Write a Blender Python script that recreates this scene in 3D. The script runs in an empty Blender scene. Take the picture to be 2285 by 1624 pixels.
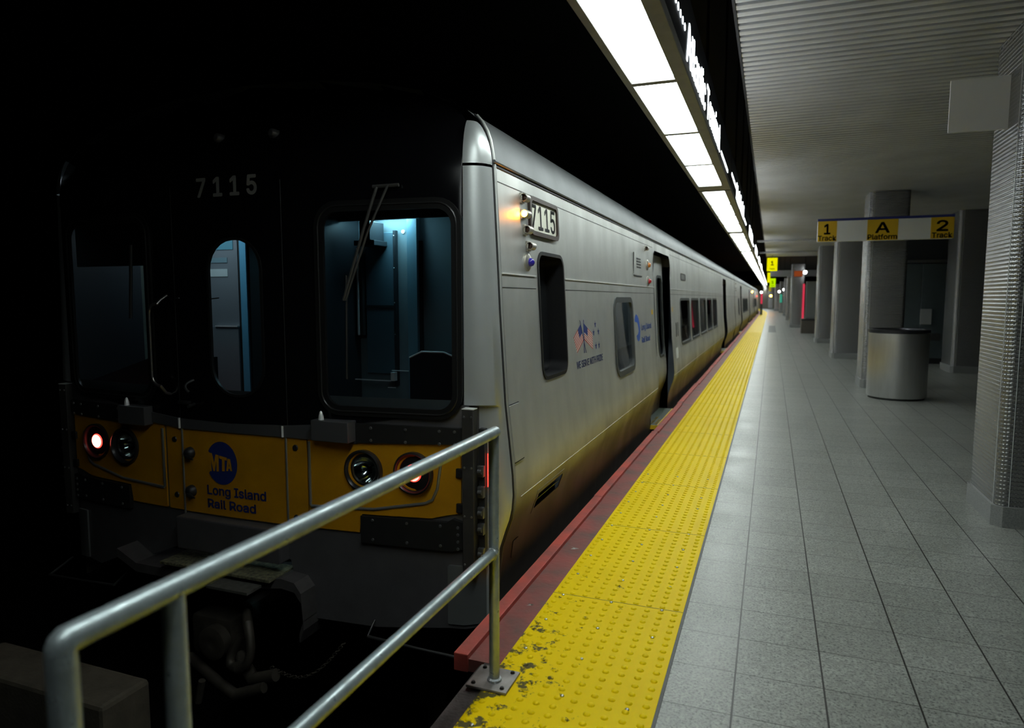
import bpy, bmesh, math, random
from mathutils import Vector, Matrix, geometry
random.seed(7)
PI = math.pi
S = bpy.context.scene
COL = S.collection

# ------------------------------------------------------------------ camera
cd = bpy.data.cameras.new('camera'); cam = bpy.data.objects.new('camera', cd); COL.objects.link(cam)
cd.sensor_fit = 'HORIZONTAL'; cd.sensor_width = 36.0
cd.lens = 1524.0 / 2285.0 * 36.0
cam.location = (0, 0, 1.41)
cam.rotation_euler = (math.radians(90 - 5.49), 0, math.radians(20.72))
cd.clip_start = 0.05; cd.clip_end = 400
cd.dof.use_dof = True; cd.dof.focus_distance = 3.6; cd.dof.aperture_fstop = 2.4
S.camera = cam

# ------------------------------------------------------------------ world + exposure
w = bpy.data.worlds.new('world'); S.world = w; w.use_nodes = True
w.node_tree.nodes['Background'].inputs[0].default_value = (0.55, 0.65, 0.7, 1)
w.node_tree.nodes['Background'].inputs[1].default_value = 0.0
S.view_settings.view_transform = 'Standard'; S.view_settings.look = 'None'
S.view_settings.exposure = 0.0; S.view_settings.gamma = 1.0
S.view_settings.use_curve_mapping = False
PANEL_E = 16.0      # fluorescent diffusers
PANEL_C = (0.90, 1.0, 0.97)

# ------------------------------------------------------------------ materials
MATS = {}
def mat(name, col, rough=0.5, metal=0.0, noise=0.0, scale=8.0, bump=0.0, bscale=60.0, emit=None, estr=0.0, spec=0.5,
        col2=None, stretch=None, rvar=0.0, aniso=0.0):
    if name in MATS: return MATS[name]
    m = bpy.data.materials.new(name); m.use_nodes = True
    nt = m.node_tree; N = nt.nodes; L = nt.links
    b = N['Principled BSDF']
    b.inputs['Base Color'].default_value = (*col, 1)
    b.inputs['Roughness'].default_value = rough
    b.inputs['Metallic'].default_value = metal
    b.inputs['Specular IOR Level'].default_value = spec
    tc = N.new('ShaderNodeTexCoord'); mp = N.new('ShaderNodeMapping')
    L.new(tc.outputs['Object'], mp.inputs[0])
    if stretch: mp.inputs['Scale'].default_value = stretch
    if noise > 0 or col2:
        nz = N.new('ShaderNodeTexNoise'); nz.inputs['Scale'].default_value = scale; nz.inputs['Detail'].default_value = 6
        L.new(mp.outputs[0], nz.inputs['Vector'])
        mr = N.new('ShaderNodeMapRange'); mr.inputs[1].default_value = 0.3; mr.inputs[2].default_value = 0.7
        L.new(nz.outputs[0], mr.inputs[0])
        mx = N.new('ShaderNodeMix'); mx.data_type = 'RGBA'
        c2 = col2 if col2 else tuple(c * (1 - noise) for c in col)
        mx.inputs[6].default_value = (*col, 1); mx.inputs[7].default_value = (*c2, 1)
        L.new(mr.outputs[0], mx.inputs[0]); L.new(mx.outputs[2], b.inputs['Base Color'])
        if rvar > 0:
            m2 = N.new('ShaderNodeMapRange'); m2.inputs[1].default_value = 0.3; m2.inputs[2].default_value = 0.7
            m2.inputs[3].default_value = rough - rvar; m2.inputs[4].default_value = rough + rvar
            L.new(nz.outputs[0], m2.inputs[0]); L.new(m2.outputs[0], b.inputs['Roughness'])
    if bump > 0:
        n2 = N.new('ShaderNodeTexNoise'); n2.inputs['Scale'].default_value = bscale; n2.inputs['Detail'].default_value = 3
        L.new(mp.outputs[0], n2.inputs['Vector'])
        bp = N.new('ShaderNodeBump'); bp.inputs['Strength'].default_value = bump; bp.inputs['Distance'].default_value = 0.01
        L.new(n2.outputs[0], bp.inputs['Height']); L.new(bp.outputs[0], b.inputs['Normal'])
    if emit:
        b.inputs['Emission Color'].default_value = (*emit, 1); b.inputs['Emission Strength'].default_value = estr
    MATS[name] = m
    return m

def glass(name, tint, gl=0.12, rg=0.03):
    m = bpy.data.materials.new(name); m.use_nodes = True
    nt = m.node_tree; N = nt.nodes; L = nt.links
    N.remove(N['Principled BSDF'])
    t = N.new('ShaderNodeBsdfTransparent'); t.inputs[0].default_value = (*tint, 1)
    g = N.new('ShaderNodeBsdfGlossy'); g.inputs['Roughness'].default_value = rg
    fr = N.new('ShaderNodeFresnel'); fr.inputs[0].default_value = 1.5
    ad = N.new('ShaderNodeMath'); ad.operation = 'ADD'; ad.inputs[1].default_value = gl
    mn = N.new('ShaderNodeMath'); mn.operation = 'MINIMUM'; mn.inputs[1].default_value = 0.35
    mx = N.new('ShaderNodeMixShader')
    L.new(fr.outputs[0], ad.inputs[0]); L.new(ad.outputs[0], mn.inputs[0]); L.new(mn.outputs[0], mx.inputs[0]); L.new(t.outputs[0], mx.inputs[1]); L.new(g.outputs[0], mx.inputs[2])
    L.new(mx.outputs[0], N['Material Output'].inputs[0])
    MATS[name] = m
    return m

steel = mat('train_stainless', (0.68, 0.69, 0.665), 0.48, 0.80, col2=(0.50, 0.51, 0.49), scale=3.0, stretch=(1, 1.0, 0.45), rvar=0.08, bump=0.07, bscale=2.2)  # darker blotches in the colour stand in for blotchy reflections
roofm = mat('roof_stainless', (0.20, 0.21, 0.215), 0.55, 0.75, noise=0.25, scale=3)
silver = mat('silver_paint', (0.60, 0.63, 0.63), 0.36, 0.5, noise=0.06, scale=5)
apronm = mat('apron_grey', (0.15, 0.145, 0.15), 0.42, 0.5, noise=0.2, scale=6, rvar=0.08)
maskm = mat('black_mask', (0.004, 0.004, 0.005), 0.20, 0.0, spec=0.2)
rubber = mat('black_rubber', (0.012, 0.012, 0.012), 0.55, noise=0.3, scale=20)
rubber2 = mat('worn_rubber', (0.05, 0.048, 0.045), 0.5, noise=0.5, scale=9, bump=0.1)
trainyel = mat('train_yellow', (0.56, 0.26, 0.006), 0.38, noise=0.25, scale=5, rvar=0.06)
navy = mat('navy_print', (0.015, 0.03, 0.16), 0.5)
blueprint = mat('blue_print', (0.03, 0.10, 0.45), 0.5)
white_num = mat('white_numeral', (0.75, 0.75, 0.72), 0.5)
cream = mat('cream_plate', (0.72, 0.72, 0.60), 0.45)
black_ink = mat('black_ink', (0.01, 0.01, 0.01), 0.5)
darkmetal = mat('dark_metal', (0.05, 0.05, 0.052), 0.45, 0.6, noise=0.3, scale=12)
bolt_m = mat('bolt_metal', (0.45, 0.45, 0.44), 0.35, 0.9)
seam_m = mat('seam_dark', (0.02, 0.02, 0.02), 0.6)
brightm = mat('bright_trim', (0.85, 0.86, 0.85), 0.35, 0.3)
galv = mat('galvanised_pipe', (0.42, 0.49, 0.51), 0.36, 0.6, col2=(0.30, 0.35, 0.36), scale=26, rvar=0.10, bump=0.06, bscale=120)
under = mat('undercarriage', (0.022, 0.02, 0.018), 0.7, 0.2, noise=0.5, scale=10)
cabwall = mat('cab_wall', (0.15, 0.20, 0.22), 0.45, noise=0.1, scale=7)
cabpil = mat('cab_pilaster', (0.16, 0.29, 0.36), 0.4)
cabdark = mat('cab_dark', (0.02, 0.025, 0.03), 0.5)
glass_w = glass('windshield_glass', (0.75, 0.85, 0.88), -0.02)
glass_d = glass('side_glass', (0.55, 0.60, 0.62), 0.10, 0.012)
red_on = mat('red_lens_lit', (0.8, 0.02, 0.02), 0.3, emit=(1.0, 0.03, 0.02), estr=5)
red_core = mat('red_lens_core', (0.8, 0.1, 0.08), 0.3, emit=(1.0, 0.16, 0.12), estr=8)
amber_on = mat('amber_lens_lit', (0.9, 0.4, 0.02), 0.3, emit=(1.0, 0.33, 0.015), estr=120)
lensoff = mat('dark_lens', (0.06, 0.03, 0.02), 0.15)
bluelens = mat('blue_lens', (0.03, 0.02, 0.30), 0.15)
orangelens = mat('orange_lens', (0.50, 0.16, 0.02), 0.2)
redlens = mat('red_lens', (0.35, 0.01, 0.02), 0.2)
chrome = mat('reflector_chrome', (0.75, 0.75, 0.73), 0.12, 1.0)
nickel = mat('lamp_casting', (0.45, 0.43, 0.38), 0.35, 0.7)
redwood = mat('red_edge_paint', (0.56, 0.075, 0.05), 0.55, col2=(0.28, 0.07, 0.06), scale=6, bump=0.2, bscale=40)
redwood2 = mat('red_edge_worn', (0.32, 0.06, 0.05), 0.55, col2=(0.12, 0.065, 0.055), scale=5, bump=0.25, bscale=30)
rustedge = mat('rusted_edge', (0.075, 0.055, 0.05), 0.6, noise=0.6, scale=14, bump=0.3)
granite_b = mat('granite_base', (0.30, 0.30, 0.29), 0.5, col2=(0.17, 0.18, 0.18), scale=160)
concrete = mat('dark_concrete', (0.10, 0.085, 0.06), 0.8, noise=0.4, scale=10, bump=0.2)
tunnelm = mat('tunnel_soot', (0.012, 0.012, 0.012), 0.9, noise=0.4, scale=2)
fixt = mat('fixture_housing', (0.22, 0.215, 0.20), 0.5, noise=0.25, scale=9)
signblk = mat('sign_black_face', (0.010, 0.011, 0.015), 0.75, spec=0.1)
slatm = mat('ceiling_slat', (0.55, 0.56, 0.57), 0.40, 0.15, noise=0.15, scale=2)
ceilback = mat('ceiling_void', (0.015, 0.015, 0.017), 0.8)
steelbin = mat('brushed_bin_steel', (0.62, 0.62, 0.61), 0.38, 0.9, noise=0.1, scale=4, stretch=(6, 6, 1))
yelsign = mat('yellow_sign', (0.80, 0.50, 0.02), 0.4)
whitesign = mat('white_sign', (0.82, 0.84, 0.83), 0.45)
bluesign = mat('blue_sign_edge', (0.03, 0.04, 0.22), 0.4)
paper = mat('paper_scrap', (0.75, 0.75, 0.72), 0.8)

def grime_shade_on(m, z0, z1, axis_off, col, seed=0):
    # road dirt on the lower skirt; ragged upper fade painted to dim the yellow reflection
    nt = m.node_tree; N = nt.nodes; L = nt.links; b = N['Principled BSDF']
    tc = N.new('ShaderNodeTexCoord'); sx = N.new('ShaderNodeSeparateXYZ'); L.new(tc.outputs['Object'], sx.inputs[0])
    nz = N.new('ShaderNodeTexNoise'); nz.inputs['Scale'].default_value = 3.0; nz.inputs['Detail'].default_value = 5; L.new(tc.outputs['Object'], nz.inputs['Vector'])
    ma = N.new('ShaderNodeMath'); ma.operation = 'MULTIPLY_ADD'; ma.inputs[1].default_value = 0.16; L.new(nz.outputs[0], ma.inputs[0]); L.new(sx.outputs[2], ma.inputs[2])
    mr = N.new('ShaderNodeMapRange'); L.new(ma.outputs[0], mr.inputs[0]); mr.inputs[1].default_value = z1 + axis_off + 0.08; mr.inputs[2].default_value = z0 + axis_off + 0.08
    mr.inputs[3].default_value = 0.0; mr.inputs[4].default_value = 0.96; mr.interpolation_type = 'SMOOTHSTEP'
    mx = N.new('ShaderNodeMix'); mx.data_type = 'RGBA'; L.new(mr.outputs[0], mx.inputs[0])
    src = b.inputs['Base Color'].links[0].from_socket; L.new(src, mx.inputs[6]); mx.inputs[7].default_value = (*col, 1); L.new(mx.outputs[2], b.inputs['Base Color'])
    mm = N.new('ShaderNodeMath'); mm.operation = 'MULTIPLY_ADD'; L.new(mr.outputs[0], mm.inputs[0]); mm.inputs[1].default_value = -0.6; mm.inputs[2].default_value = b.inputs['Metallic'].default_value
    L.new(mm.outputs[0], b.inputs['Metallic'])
def emis(name, col, s):
    m = bpy.data.materials.new(name); m.use_nodes = True
    N = m.node_tree.nodes; N.remove(N['Principled BSDF'])
    e = N.new('ShaderNodeEmission'); e.inputs[0].default_value = (*col, 1); e.inputs[1].default_value = s
    m.node_tree.links.new(e.outputs[0], N['Material Output'].inputs[0]); MATS[name] = m
    return m
grime_shade_on(steel, 0.30, 0.60, 1.9, (0.045, 0.034, 0.027))
panel_m = emis('diffuser_lit', PANEL_C, PANEL_E)
letter_m = emis('lit_lettering', (0.9, 0.97, 1.0), 13.5)
yel_lit = emis('yellow_sign_lit', (0.85, 0.80, 0.0), 1.0)
red_lit = emis('red_sign_lit', (1.0, 0.06, 0.12), 0.65)  # glow for the red reflections on far columns and the post panel
orange_lit = emis('orange_sign_lit', (0.6, 0.12, 0.03), 0.35)
white_lit = emis('white_lamp_lit', (0.95, 1.0, 1.0), 14.0)
cab_lit = emis('cab_lamp_lit', (0.45, 0.86, 1.0), 42.0)

# embossed stainless for columns: hex-dimple bump
def column_mat():
    m = bpy.data.materials.new('embossed_stainless'); m.use_nodes = True
    nt = m.node_tree; N = nt.nodes; L = nt.links; b = N['Principled BSDF']
    b.inputs['Base Color'].default_value = (0.28, 0.28, 0.28, 1); b.inputs['Metallic'].default_value = 0.78; b.inputs['Roughness'].default_value = 0.27
    tc = N.new('ShaderNodeTexCoord'); sx = N.new('ShaderNodeSeparateXYZ'); L.new(tc.outputs['UV'], sx.inputs[0])
    def math_(op, a, v=None):
        n = N.new('ShaderNodeMath'); n.operation = op
        if hasattr(a, 'links'): L.new(a, n.inputs[0])
        else: n.inputs[0].default_value = a
        if v is not None:
            if hasattr(v, 'links'): L.new(v, n.inputs[1])
            else: n.inputs[1].default_value = v
        return n.outputs[0]
    k = 2 * PI / 0.021
    row = math_('FLOOR', math_('DIVIDE', sx.outputs[1], 0.01265))
    sh = math_('MULTIPLY', row, PI)
    a = math_('SINE', math_('ADD', math_('MULTIPLY', sx.outputs[0], k), sh))
    c = math_('SINE', math_('MULTIPLY', sx.outputs[1], 2 * PI / 0.0253))
    c1 = math_('ABSOLUTE', c)
    h = math_('MULTIPLY', math_('MAXIMUM', a, 0.0), c1)
    h2 = math_('ADD', math_('MULTIPLY', h, 0.6), math_('MULTIPLY', c, 0.5))
    bp = N.new('ShaderNodeBump'); bp.inputs['Strength'].default_value = 0.8; bp.inputs['Distance'].default_value = 0.0032
    L.new(h2, bp.inputs['Height']); L.new(bp.outputs[0], b.inputs['Normal'])
    MATS['col'] = m
    return m
colm = column_mat()

# granite platform paving
def floor_mat():
    m = bpy.data.materials.new('granite_paving'); m.use_nodes = True
    nt = m.node_tree; N = nt.nodes; L = nt.links; b = N['Principled BSDF']
    tc = N.new('ShaderNodeTexCoord'); sx = N.new('ShaderNodeSeparateXYZ'); L.new(tc.outputs['Object'], sx.inputs[0])
    def M(op, a, v=0.0, c=None):
        n = N.new('ShaderNodeMath'); n.operation = op
        for i, q in enumerate([a, v] if c is None else [a, v, c]):
            if hasattr(q, 'links'): L.new(q, n.inputs[i])
            else: n.inputs[i].default_value = q
        return n.outputs[0]
    def joint(v, off, pitch, wd):
        t = M('DIVIDE', M('SUBTRACT', v, off), pitch)
        f = M('FRACT', t); d = M('MINIMUM', f, M('SUBTRACT', 1.0, f))
        return M('LESS_THAN', d, wd / pitch / 2), M('FLOOR', t)
    jx, ix = joint(sx.outputs[0], -0.080, 0.3055, 0.0065)
    jy, iy = joint(sx.outputs[1], 4.012, 0.2820, 0.0035)
    jt = M('MAXIMUM', jx, jy)
    n1 = N.new('ShaderNodeTexNoise'); n1.inputs['Scale'].default_value = 95; n1.inputs['Detail'].default_value = 5; n1.inputs['Roughness'].default_value = 0.75
    n2 = N.new('ShaderNodeTexNoise'); n2.inputs['Scale'].default_value = 3.0; n2.inputs['Detail'].default_value = 5
    n3 = N.new('ShaderNodeTexNoise'); n3.inputs['Scale'].default_value = 30; n3.inputs['Detail'].default_value = 6
    for n in (n1, n2, n3): L.new(tc.outputs['Object'], n.inputs['Vector'])
    cr = N.new('ShaderNodeValToRGB'); L.new(n1.outputs[0], cr.inputs[0])
    e = cr.color_ramp.elements; e[0].position = 0.36; e[0].color = (0.045, 0.05, 0.046, 1); e[1].position = 0.56; e[1].color = (0.285, 0.29, 0.265, 1)
    x = e.new(0.46) if hasattr(e, 'new') else None
    x.color = (0.20, 0.21, 0.19, 1)
    wn = N.new('ShaderNodeTexWhiteNoise'); wn.noise_dimensions = '2D'
    cb = N.new('ShaderNodeCombineXYZ'); L.new(ix, cb.inputs[0]); L.new(iy, cb.inputs[1]); L.new(cb.outputs[0], wn.inputs['Vector'])
    br = M('ADD', M('MULTIPLY', wn.outputs[0], 0.14), M('ADD', 0.74, M('MULTIPLY', n2.outputs[0], 0.60)))
    br = M('MULTIPLY', br, M('ADD', 0.55, M('MULTIPLY', n3.outputs[0], 0.9)))
    mx = N.new('ShaderNodeVectorMath'); mx.operation = 'SCALE'; L.new(cr.outputs[0], mx.inputs[0]); L.new(br, mx.inputs[3])
    m2 = N.new('ShaderNodeMix'); m2.data_type = 'RGBA'; L.new(jt, m2.inputs[0]); L.new(mx.outputs[0], m2.inputs[6]); m2.inputs[7].default_value = (0.02, 0.018, 0.016, 1)
    L.new(m2.outputs[2], b.inputs['Base Color'])
    rr = M('ADD', 0.28, M('MULTIPLY', n2.outputs[0], 0.22)); L.new(rr, b.inputs['Roughness'])
    bp = N.new('ShaderNodeBump'); bp.inputs['Strength'].default_value = 0.4; bp.inputs['Distance'].default_value = 0.003
    L.new(M('SUBTRACT', 1.0, jt), bp.inputs['Height']); L.new(bp.outputs[0], b.inputs['Normal'])
    return m
floorm = floor_mat()

def tactile_mat():
    m = bpy.data.materials.new('tactile_yellow'); m.use_nodes = True
    nt = m.node_tree; N = nt.nodes; L = nt.links; b = N['Principled BSDF']
    tc = N.new('ShaderNodeTexCoord'); sx = N.new('ShaderNodeSeparateXYZ'); L.new(tc.outputs['Object'], sx.inputs[0])
    def M(op, a, v=0.0):
        n = N.new('ShaderNodeMath'); n.operation = op
        for i, q in enumerate([a, v]):
            if hasattr(q, 'links'): L.new(q, n.inputs[i])
            else: n.inputs[i].default_value = q
        return n.outputs[0]
    n1 = N.new('ShaderNodeTexNoise'); n1.inputs['Scale'].default_value = 13; n1.inputs['Detail'].default_value = 9; n1.inputs['Roughness'].default_value = 0.72
    n2 = N.new('ShaderNodeTexNoise'); n2.inputs['Scale'].default_value = 1.7; n2.inputs['Detail'].default_value = 4
    L.new(tc.outputs['Object'], n1.inputs['Vector']); L.new(tc.outputs['Object'], n2.inputs['Vector'])
    # dirt gathers along the outer edge and near the railing foot
    mr = N.new('ShaderNodeMapRange'); L.new(sx.outputs[0], mr.inputs[0]); mr.inputs[1].default_value = -0.93; mr.inputs[2].default_value = -0.50; mr.inputs[3].default_value = 0.17; mr.inputs[4].default_value = 0.0
    my = N.new('ShaderNodeMapRange'); L.new(sx.outputs[1], my.inputs[0]); my.inputs[1].default_value = 2.3; my.inputs[2].default_value = 3.6; my.inputs[3].default_value = 1.0; my.inputs[4].default_value = 0.12
    edge = M('MULTIPLY', mr.outputs[0], my.outputs[0])
    v = M('ADD', n1.outputs[0], edge)
    cr = N.new('ShaderNodeValToRGB'); L.new(v, cr.inputs[0]); e = cr.color_ramp.elements
    e[0].position = 0.665; e[0].color = (0, 0, 0, 1); e[1].position = 0.70; e[1].color = (1, 1, 1, 1)
    c2 = N.new('ShaderNodeValToRGB'); L.new(n2.outputs[0], c2.inputs[0]); e = c2.color_ramp.elements
    e[0].color = (0.90, 0.65, 0.0, 1); e[1].color = (0.78, 0.54, 0.0, 1)
    mx = N.new('ShaderNodeMix'); mx.data_type = 'RGBA'; L.new(cr.outputs[0], mx.inputs[0]); L.new(c2.outputs[0], mx.inputs[6]); mx.inputs[7].default_value = (0.10, 0.085, 0.03, 1)
    L.new(mx.outputs[2], b.inputs['Base Color'])
    b.inputs['Roughness'].default_value = 0.5; b.inputs['Specular IOR Level'].default_value = 0.08
    return m
tactm = tactile_mat()

# ------------------------------------------------------------------ object helpers
def tag(o, label=None, cat=None, group=None, kind=None):
    if label: o['label'] = label
    if cat: o['category'] = cat
    if group: o['group'] = group
    if kind: o['kind'] = kind
    return o
def empty(name, loc, label=None, cat=None, group=None):
    o = bpy.data.objects.new(name, None); COL.objects.link(o); o.location = loc; o.empty_display_size = 0.1
    tag(o, label, cat, group); return o
def origin(p):
    v = Vector((0, 0, 0))
    while p is not None: v = v + Vector(p.location); p = p.parent
    return v
def obj(name, bm, material, parent=None, smooth=40, loc=None):
    """bm holds world coordinates; links ONE mesh object whose origin is loc (or the parent's origin)."""
    me = bpy.data.meshes.new(name)
    o0 = Vector(loc) if loc is not None else origin(parent)
    bmesh.ops.translate(bm, verts=bm.verts, vec=-o0)
    bm.to_mesh(me); bm.free()
    for mm in (material if isinstance(material, (list, tuple)) else [material]): me.materials.append(mm)
    if smooth:
        for p in me.polygons: p.use_smooth = True
        me.set_sharp_from_angle(angle=math.radians(smooth))
    o = bpy.data.objects.new(name, me); COL.objects.link(o)
    if parent is not None: o.parent = parent; o.location = o0 - origin(parent)
    else: o.location = o0
    return o
def BM(): return bmesh.new()
def box(bm, x0, x1, y0, y1, z0, z1, bev=0.0, rotz=0.0, mi=0):
    vs = [bm.verts.new((x, y, z)) for x in (x0, x1) for y in (y0, y1) for z in (z0, z1)]
    fs = []
    for q in ((0, 1, 3, 2), (4, 6, 7, 5), (0, 4, 5, 1), (2, 3, 7, 6), (0, 2, 6, 4), (1, 5, 7, 3)):
        f = bm.faces.new([vs[i] for i in q]); f.material_index = mi; fs.append(f)
    if rotz:
        c = Vector(((x0 + x1) / 2, (y0 + y1) / 2, 0)); bmesh.ops.rotate(bm, verts=vs, cent=c, matrix=Matrix.Rotation(rotz, 3, 'Z'))
    if bev > 0:
        es = list({e for f in fs for e in f.edges}); bmesh.ops.bevel(bm, geom=es, offset=bev, segments=2, profile=0.5, affect='EDGES')
def frame_at(d):
    d = d.normalized(); u = Vector((0, 0, 1)) if abs(d.z) < 0.95 else Vector((1, 0, 0))
    a = d.cross(u).normalized(); return a, d.cross(a).normalized()
def tube(bm, pts, r, seg=14, cap=True):
    pts = [Vector(p) for p in pts]; rings = []
    n = len(pts)
    a = b = None
    for i, p in enumerate(pts):
        d = (pts[min(i + 1, n - 1)] - pts[max(i - 1, 0)]).normalized()
        if a is None: a, b = frame_at(d)
        else:
            a = (a - d * a.dot(d)).normalized(); b = d.cross(a).normalized()
        rr = r[i] if isinstance(r, (list, tuple)) else r
        if 0 < i < n - 1:
            c = (pts[i] - pts[i - 1]).normalized().dot((pts[i + 1] - pts[i]).normalized()); rr = rr / max(0.7, math.sqrt((1 + c) / 2))
        rings.append([bm.verts.new(p + (a * math.cos(2 * PI * k / seg) + b * math.sin(2 * PI * k / seg)) * rr) for k in range(seg)])
    for i in range(n - 1):
        for k in range(seg):
            bm.faces.new((rings[i][k], rings[i][(k + 1) % seg], rings[i + 1][(k + 1) % seg], rings[i + 1][k]))
    if cap:
        bm.faces.new(list(reversed(rings[0]))); bm.faces.new(rings[-1])
def bend(p0, c, p1, n=6):
    p0, c, p1 = Vector(p0), Vector(c), Vector(p1)
    return [p0 * (1 - t) ** 2 + c * 2 * t * (1 - t) + p1 * t * t for t in [i / n for i in range(n + 1)]]
def lathe(bm, prof, center, axis, seg=24):
    """prof: list of (radius, distance along axis)."""
    ax = Vector(axis).normalized(); a, b = frame_at(ax); c = Vector(center); rings = []
    for r, h in prof:
        if r < 1e-6: rings.append([bm.verts.new(c + ax * h)])
        else: rings.append([bm.verts.new(c + ax * h + (a * math.cos(2 * PI * k / seg) + b * math.sin(2 * PI * k / seg)) * r) for k in range(seg)])
    for i in range(len(rings) - 1):
        A, B = rings[i], rings[i + 1]
        for k in range(seg):
            k2 = (k + 1) % seg
            if len(A) == 1 and len(B) == 1: continue
            if len(A) == 1: bm.faces.new((A[0], B[k], B[k2]))
            elif len(B) == 1: bm.faces.new((A[k], A[k2], B[0]))
            else: bm.faces.new((A[k], A[k2], B[k2], B[k]))
    bmesh.ops.recalc_face_normals(bm, faces=bm.faces)
def rrect(u0, u1, v0, v1, r, n=6):
    P = []
    for cx, cy, a0 in ((u1 - r, v1 - r, 0), (u0 + r, v1 - r, 90), (u0 + r, v0 + r, 180), (u1 - r, v0 + r, 270)):
        for i in range(n + 1):
            a = math.radians(a0 + 90 * i / n); P.append((cx + r * math.cos(a), cy + r * math.sin(a)))
    return P
def inside(p, poly):
    x, y = p; c = False; n = len(poly)
    for i in range(n):
        x1, y1 = poly[i]; x2, y2 = poly[(i + 1) % n]
        if (y1 > y) != (y2 > y) and x < (x2 - x1) * (y - y1) / (y2 - y1) + x1: c = not c
    return c
def sheet(bm, outer, holes, mp, us=(), vs=(), face_dir=None, thick=0.0):
    """flat outline with holes, cut along us / vs, mapped to 3-D by mp(u, v)."""
    V = []; E = []
    for poly in [outer] + list(holes):
        s = len(V); V += [Vector(p) for p in poly]; E += [(s + i, s + (i + 1) % len(poly)) for i in range(len(poly))]
    u0 = min(p[0] for p in outer); u1 = max(p[0] for p in outer); v0 = min(p[1] for p in outer); v1 = max(p[1] for p in outer)
    for u in us:
        if u0 < u < u1: s = len(V); V += [Vector((u, v0)), Vector((u, v1))]; E.append((s, s + 1))
    for v in vs:
        if v0 < v < v1: s = len(V); V += [Vector((u0, v)), Vector((u1, v))]; E.append((s, s + 1))
    r = geometry.delaunay_2d_cdt(V, E, [], 0, 1e-5)
    vv, ff = r[0], r[2]
    nv = {}
    fs = []
    for f in ff:
        c = (sum(vv[i][0] for i in f) / len(f), sum(vv[i][1] for i in f) / len(f))
        if not inside(c, outer) or any(inside(c, h) for h in holes): continue
        for i in f:
            if i not in nv: nv[i] = bm.verts.new(mp(vv[i][0], vv[i][1]))
        try: fs.append(bm.faces.new([nv[i] for i in f]))
        except ValueError: pass
    for f in fs: f.normal_update()
    if face_dir is not None:
        d = Vector(face_dir)
        if sum(f.normal.dot(d) * f.calc_area() for f in fs) < 0: bmesh.ops.reverse_faces(bm, faces=fs)
    if thick: 
        for f in fs: f.normal_update()
        bmesh.ops.solidify(bm, geom=fs, thickness=thick)
    return fs
def ring(bm, pts_out, pts_in, mp, lift=0.0, depth=0.0):
    """frame between two outlines of equal count; lifted face, then an inner wall going in by depth. mp(u,v,off)"""
    n = len(pts_out)
    rows = [[bm.verts.new(mp(u, v, 0.0)) for u, v in pts_out], [bm.verts.new(mp(u, v, lift)) for u, v in pts_out],
            [bm.verts.new(mp(u, v, lift)) for u, v in pts_in], [bm.verts.new(mp(u, v, -depth)) for u, v in pts_in]]
    fs = []
    for a, b in zip(rows, rows[1:]):
        for i in range(n): fs.append(bm.faces.new((a[i], a[(i + 1) % n], b[(i + 1) % n], b[i])))
    bmesh.ops.recalc_face_normals(bm, faces=fs)
FCACHE = {}
FONT = None
try:
    FONT = bpy.data.fonts.load(bpy.utils.system_resource('DATAFILES', path='fonts') + '/Inter.woff2')
except Exception:
    FONT = None
def text_bm(s, size, mp, depth=0.002, bold=0.0, align='LEFT', sx=1.0, spacing=1.0, fit=None):
    """text laid out in (u, v) and mapped to 3-D by mp(u, v, off)"""
    cu = bpy.data.curves.new('t', 'FONT'); cu.body = s; cu.size = size; cu.align_x = align; cu.space_character = spacing
    cu.resolution_u = 3
    if FONT: cu.font = FONT
    o = bpy.data.objects.new('t', cu); COL.objects.link(o)
    dg = bpy.context.evaluated_depsgraph_get(); dg.update()
    me = bpy.data.meshes.new_from_object(o.evaluated_get(dg)); bpy.data.objects.remove(o); bpy.data.curves.remove(cu)
    bm = BM(); bm.from_mesh(me); bpy.data.meshes.remove(me)
    bmesh.ops.remove_doubles(bm, verts=bm.verts, dist=1e-6)
    if fit:   # fit = (u0, u1, v0, v1): the box of the ink, v taken over letters without descenders
        ux0 = min(v.co.x for v in bm.verts); ux1 = max(v.co.x for v in bm.verts); vy0 = min(v.co.y for v in bm.verts); vy1 = max(v.co.y for v in bm.verts)
        if any(ch in s for ch in 'gjpqy'): vy0 = 0.0
        for v in bm.verts:
            v.co.x = fit[0] + (v.co.x - ux0) / (ux1 - ux0) * (fit[1] - fit[0]); v.co.y = fit[2] + (v.co.y - vy0) / (vy1 - vy0) * (fit[3] - fit[2])
    if bold:  # heavier weight: the outline is laid down again in a small ring around itself
        hgt = (fit[3] - fit[2]) if fit else size * 0.72
        e = (0.042 if bold >= 0.001 else 0.016) * hgt; src = bm.copy(); me2 = bpy.data.meshes.new('b')
        for k in range(8):
            c2 = src.copy()
            for v in c2.verts: v.co.x += e * math.cos(PI * k / 4); v.co.y += e * math.sin(PI * k / 4); v.co.z = 0
            c2.to_mesh(me2); bm.from_mesh(me2); c2.free()
        src.free(); bpy.data.meshes.remove(me2)
    top = [(v, v.co.x * sx, v.co.y) for v in bm.verts]
    for v, a, b in top: v.co = mp(a, b, depth)
    r = bmesh.ops.extrude_face_region(bm, geom=list(bm.faces))
    nv = [g for g in r['geom'] if isinstance(g, bmesh.types.BMVert)]
    back = Vector(mp(0, 0, 0)) - Vector(mp(0, 0, depth))
    for v in nv: v.co += back
    bmesh.ops.recalc_face_normals(bm, faces=bm.faces)
    return bm
def children(o): return [c for c in bpy.data.objects if c.parent == o]
def copy_tree(o, parent=None, kids=None):
    if kids is None:
        kids = {}
        for c in bpy.data.objects:
            if c.parent: kids.setdefault(c.parent.name, []).append(c)
    c = o.copy(); COL.objects.link(c); c.parent = parent
    for ch in kids.get(o.name, []): copy_tree(ch, c, kids)
    return c

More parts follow.
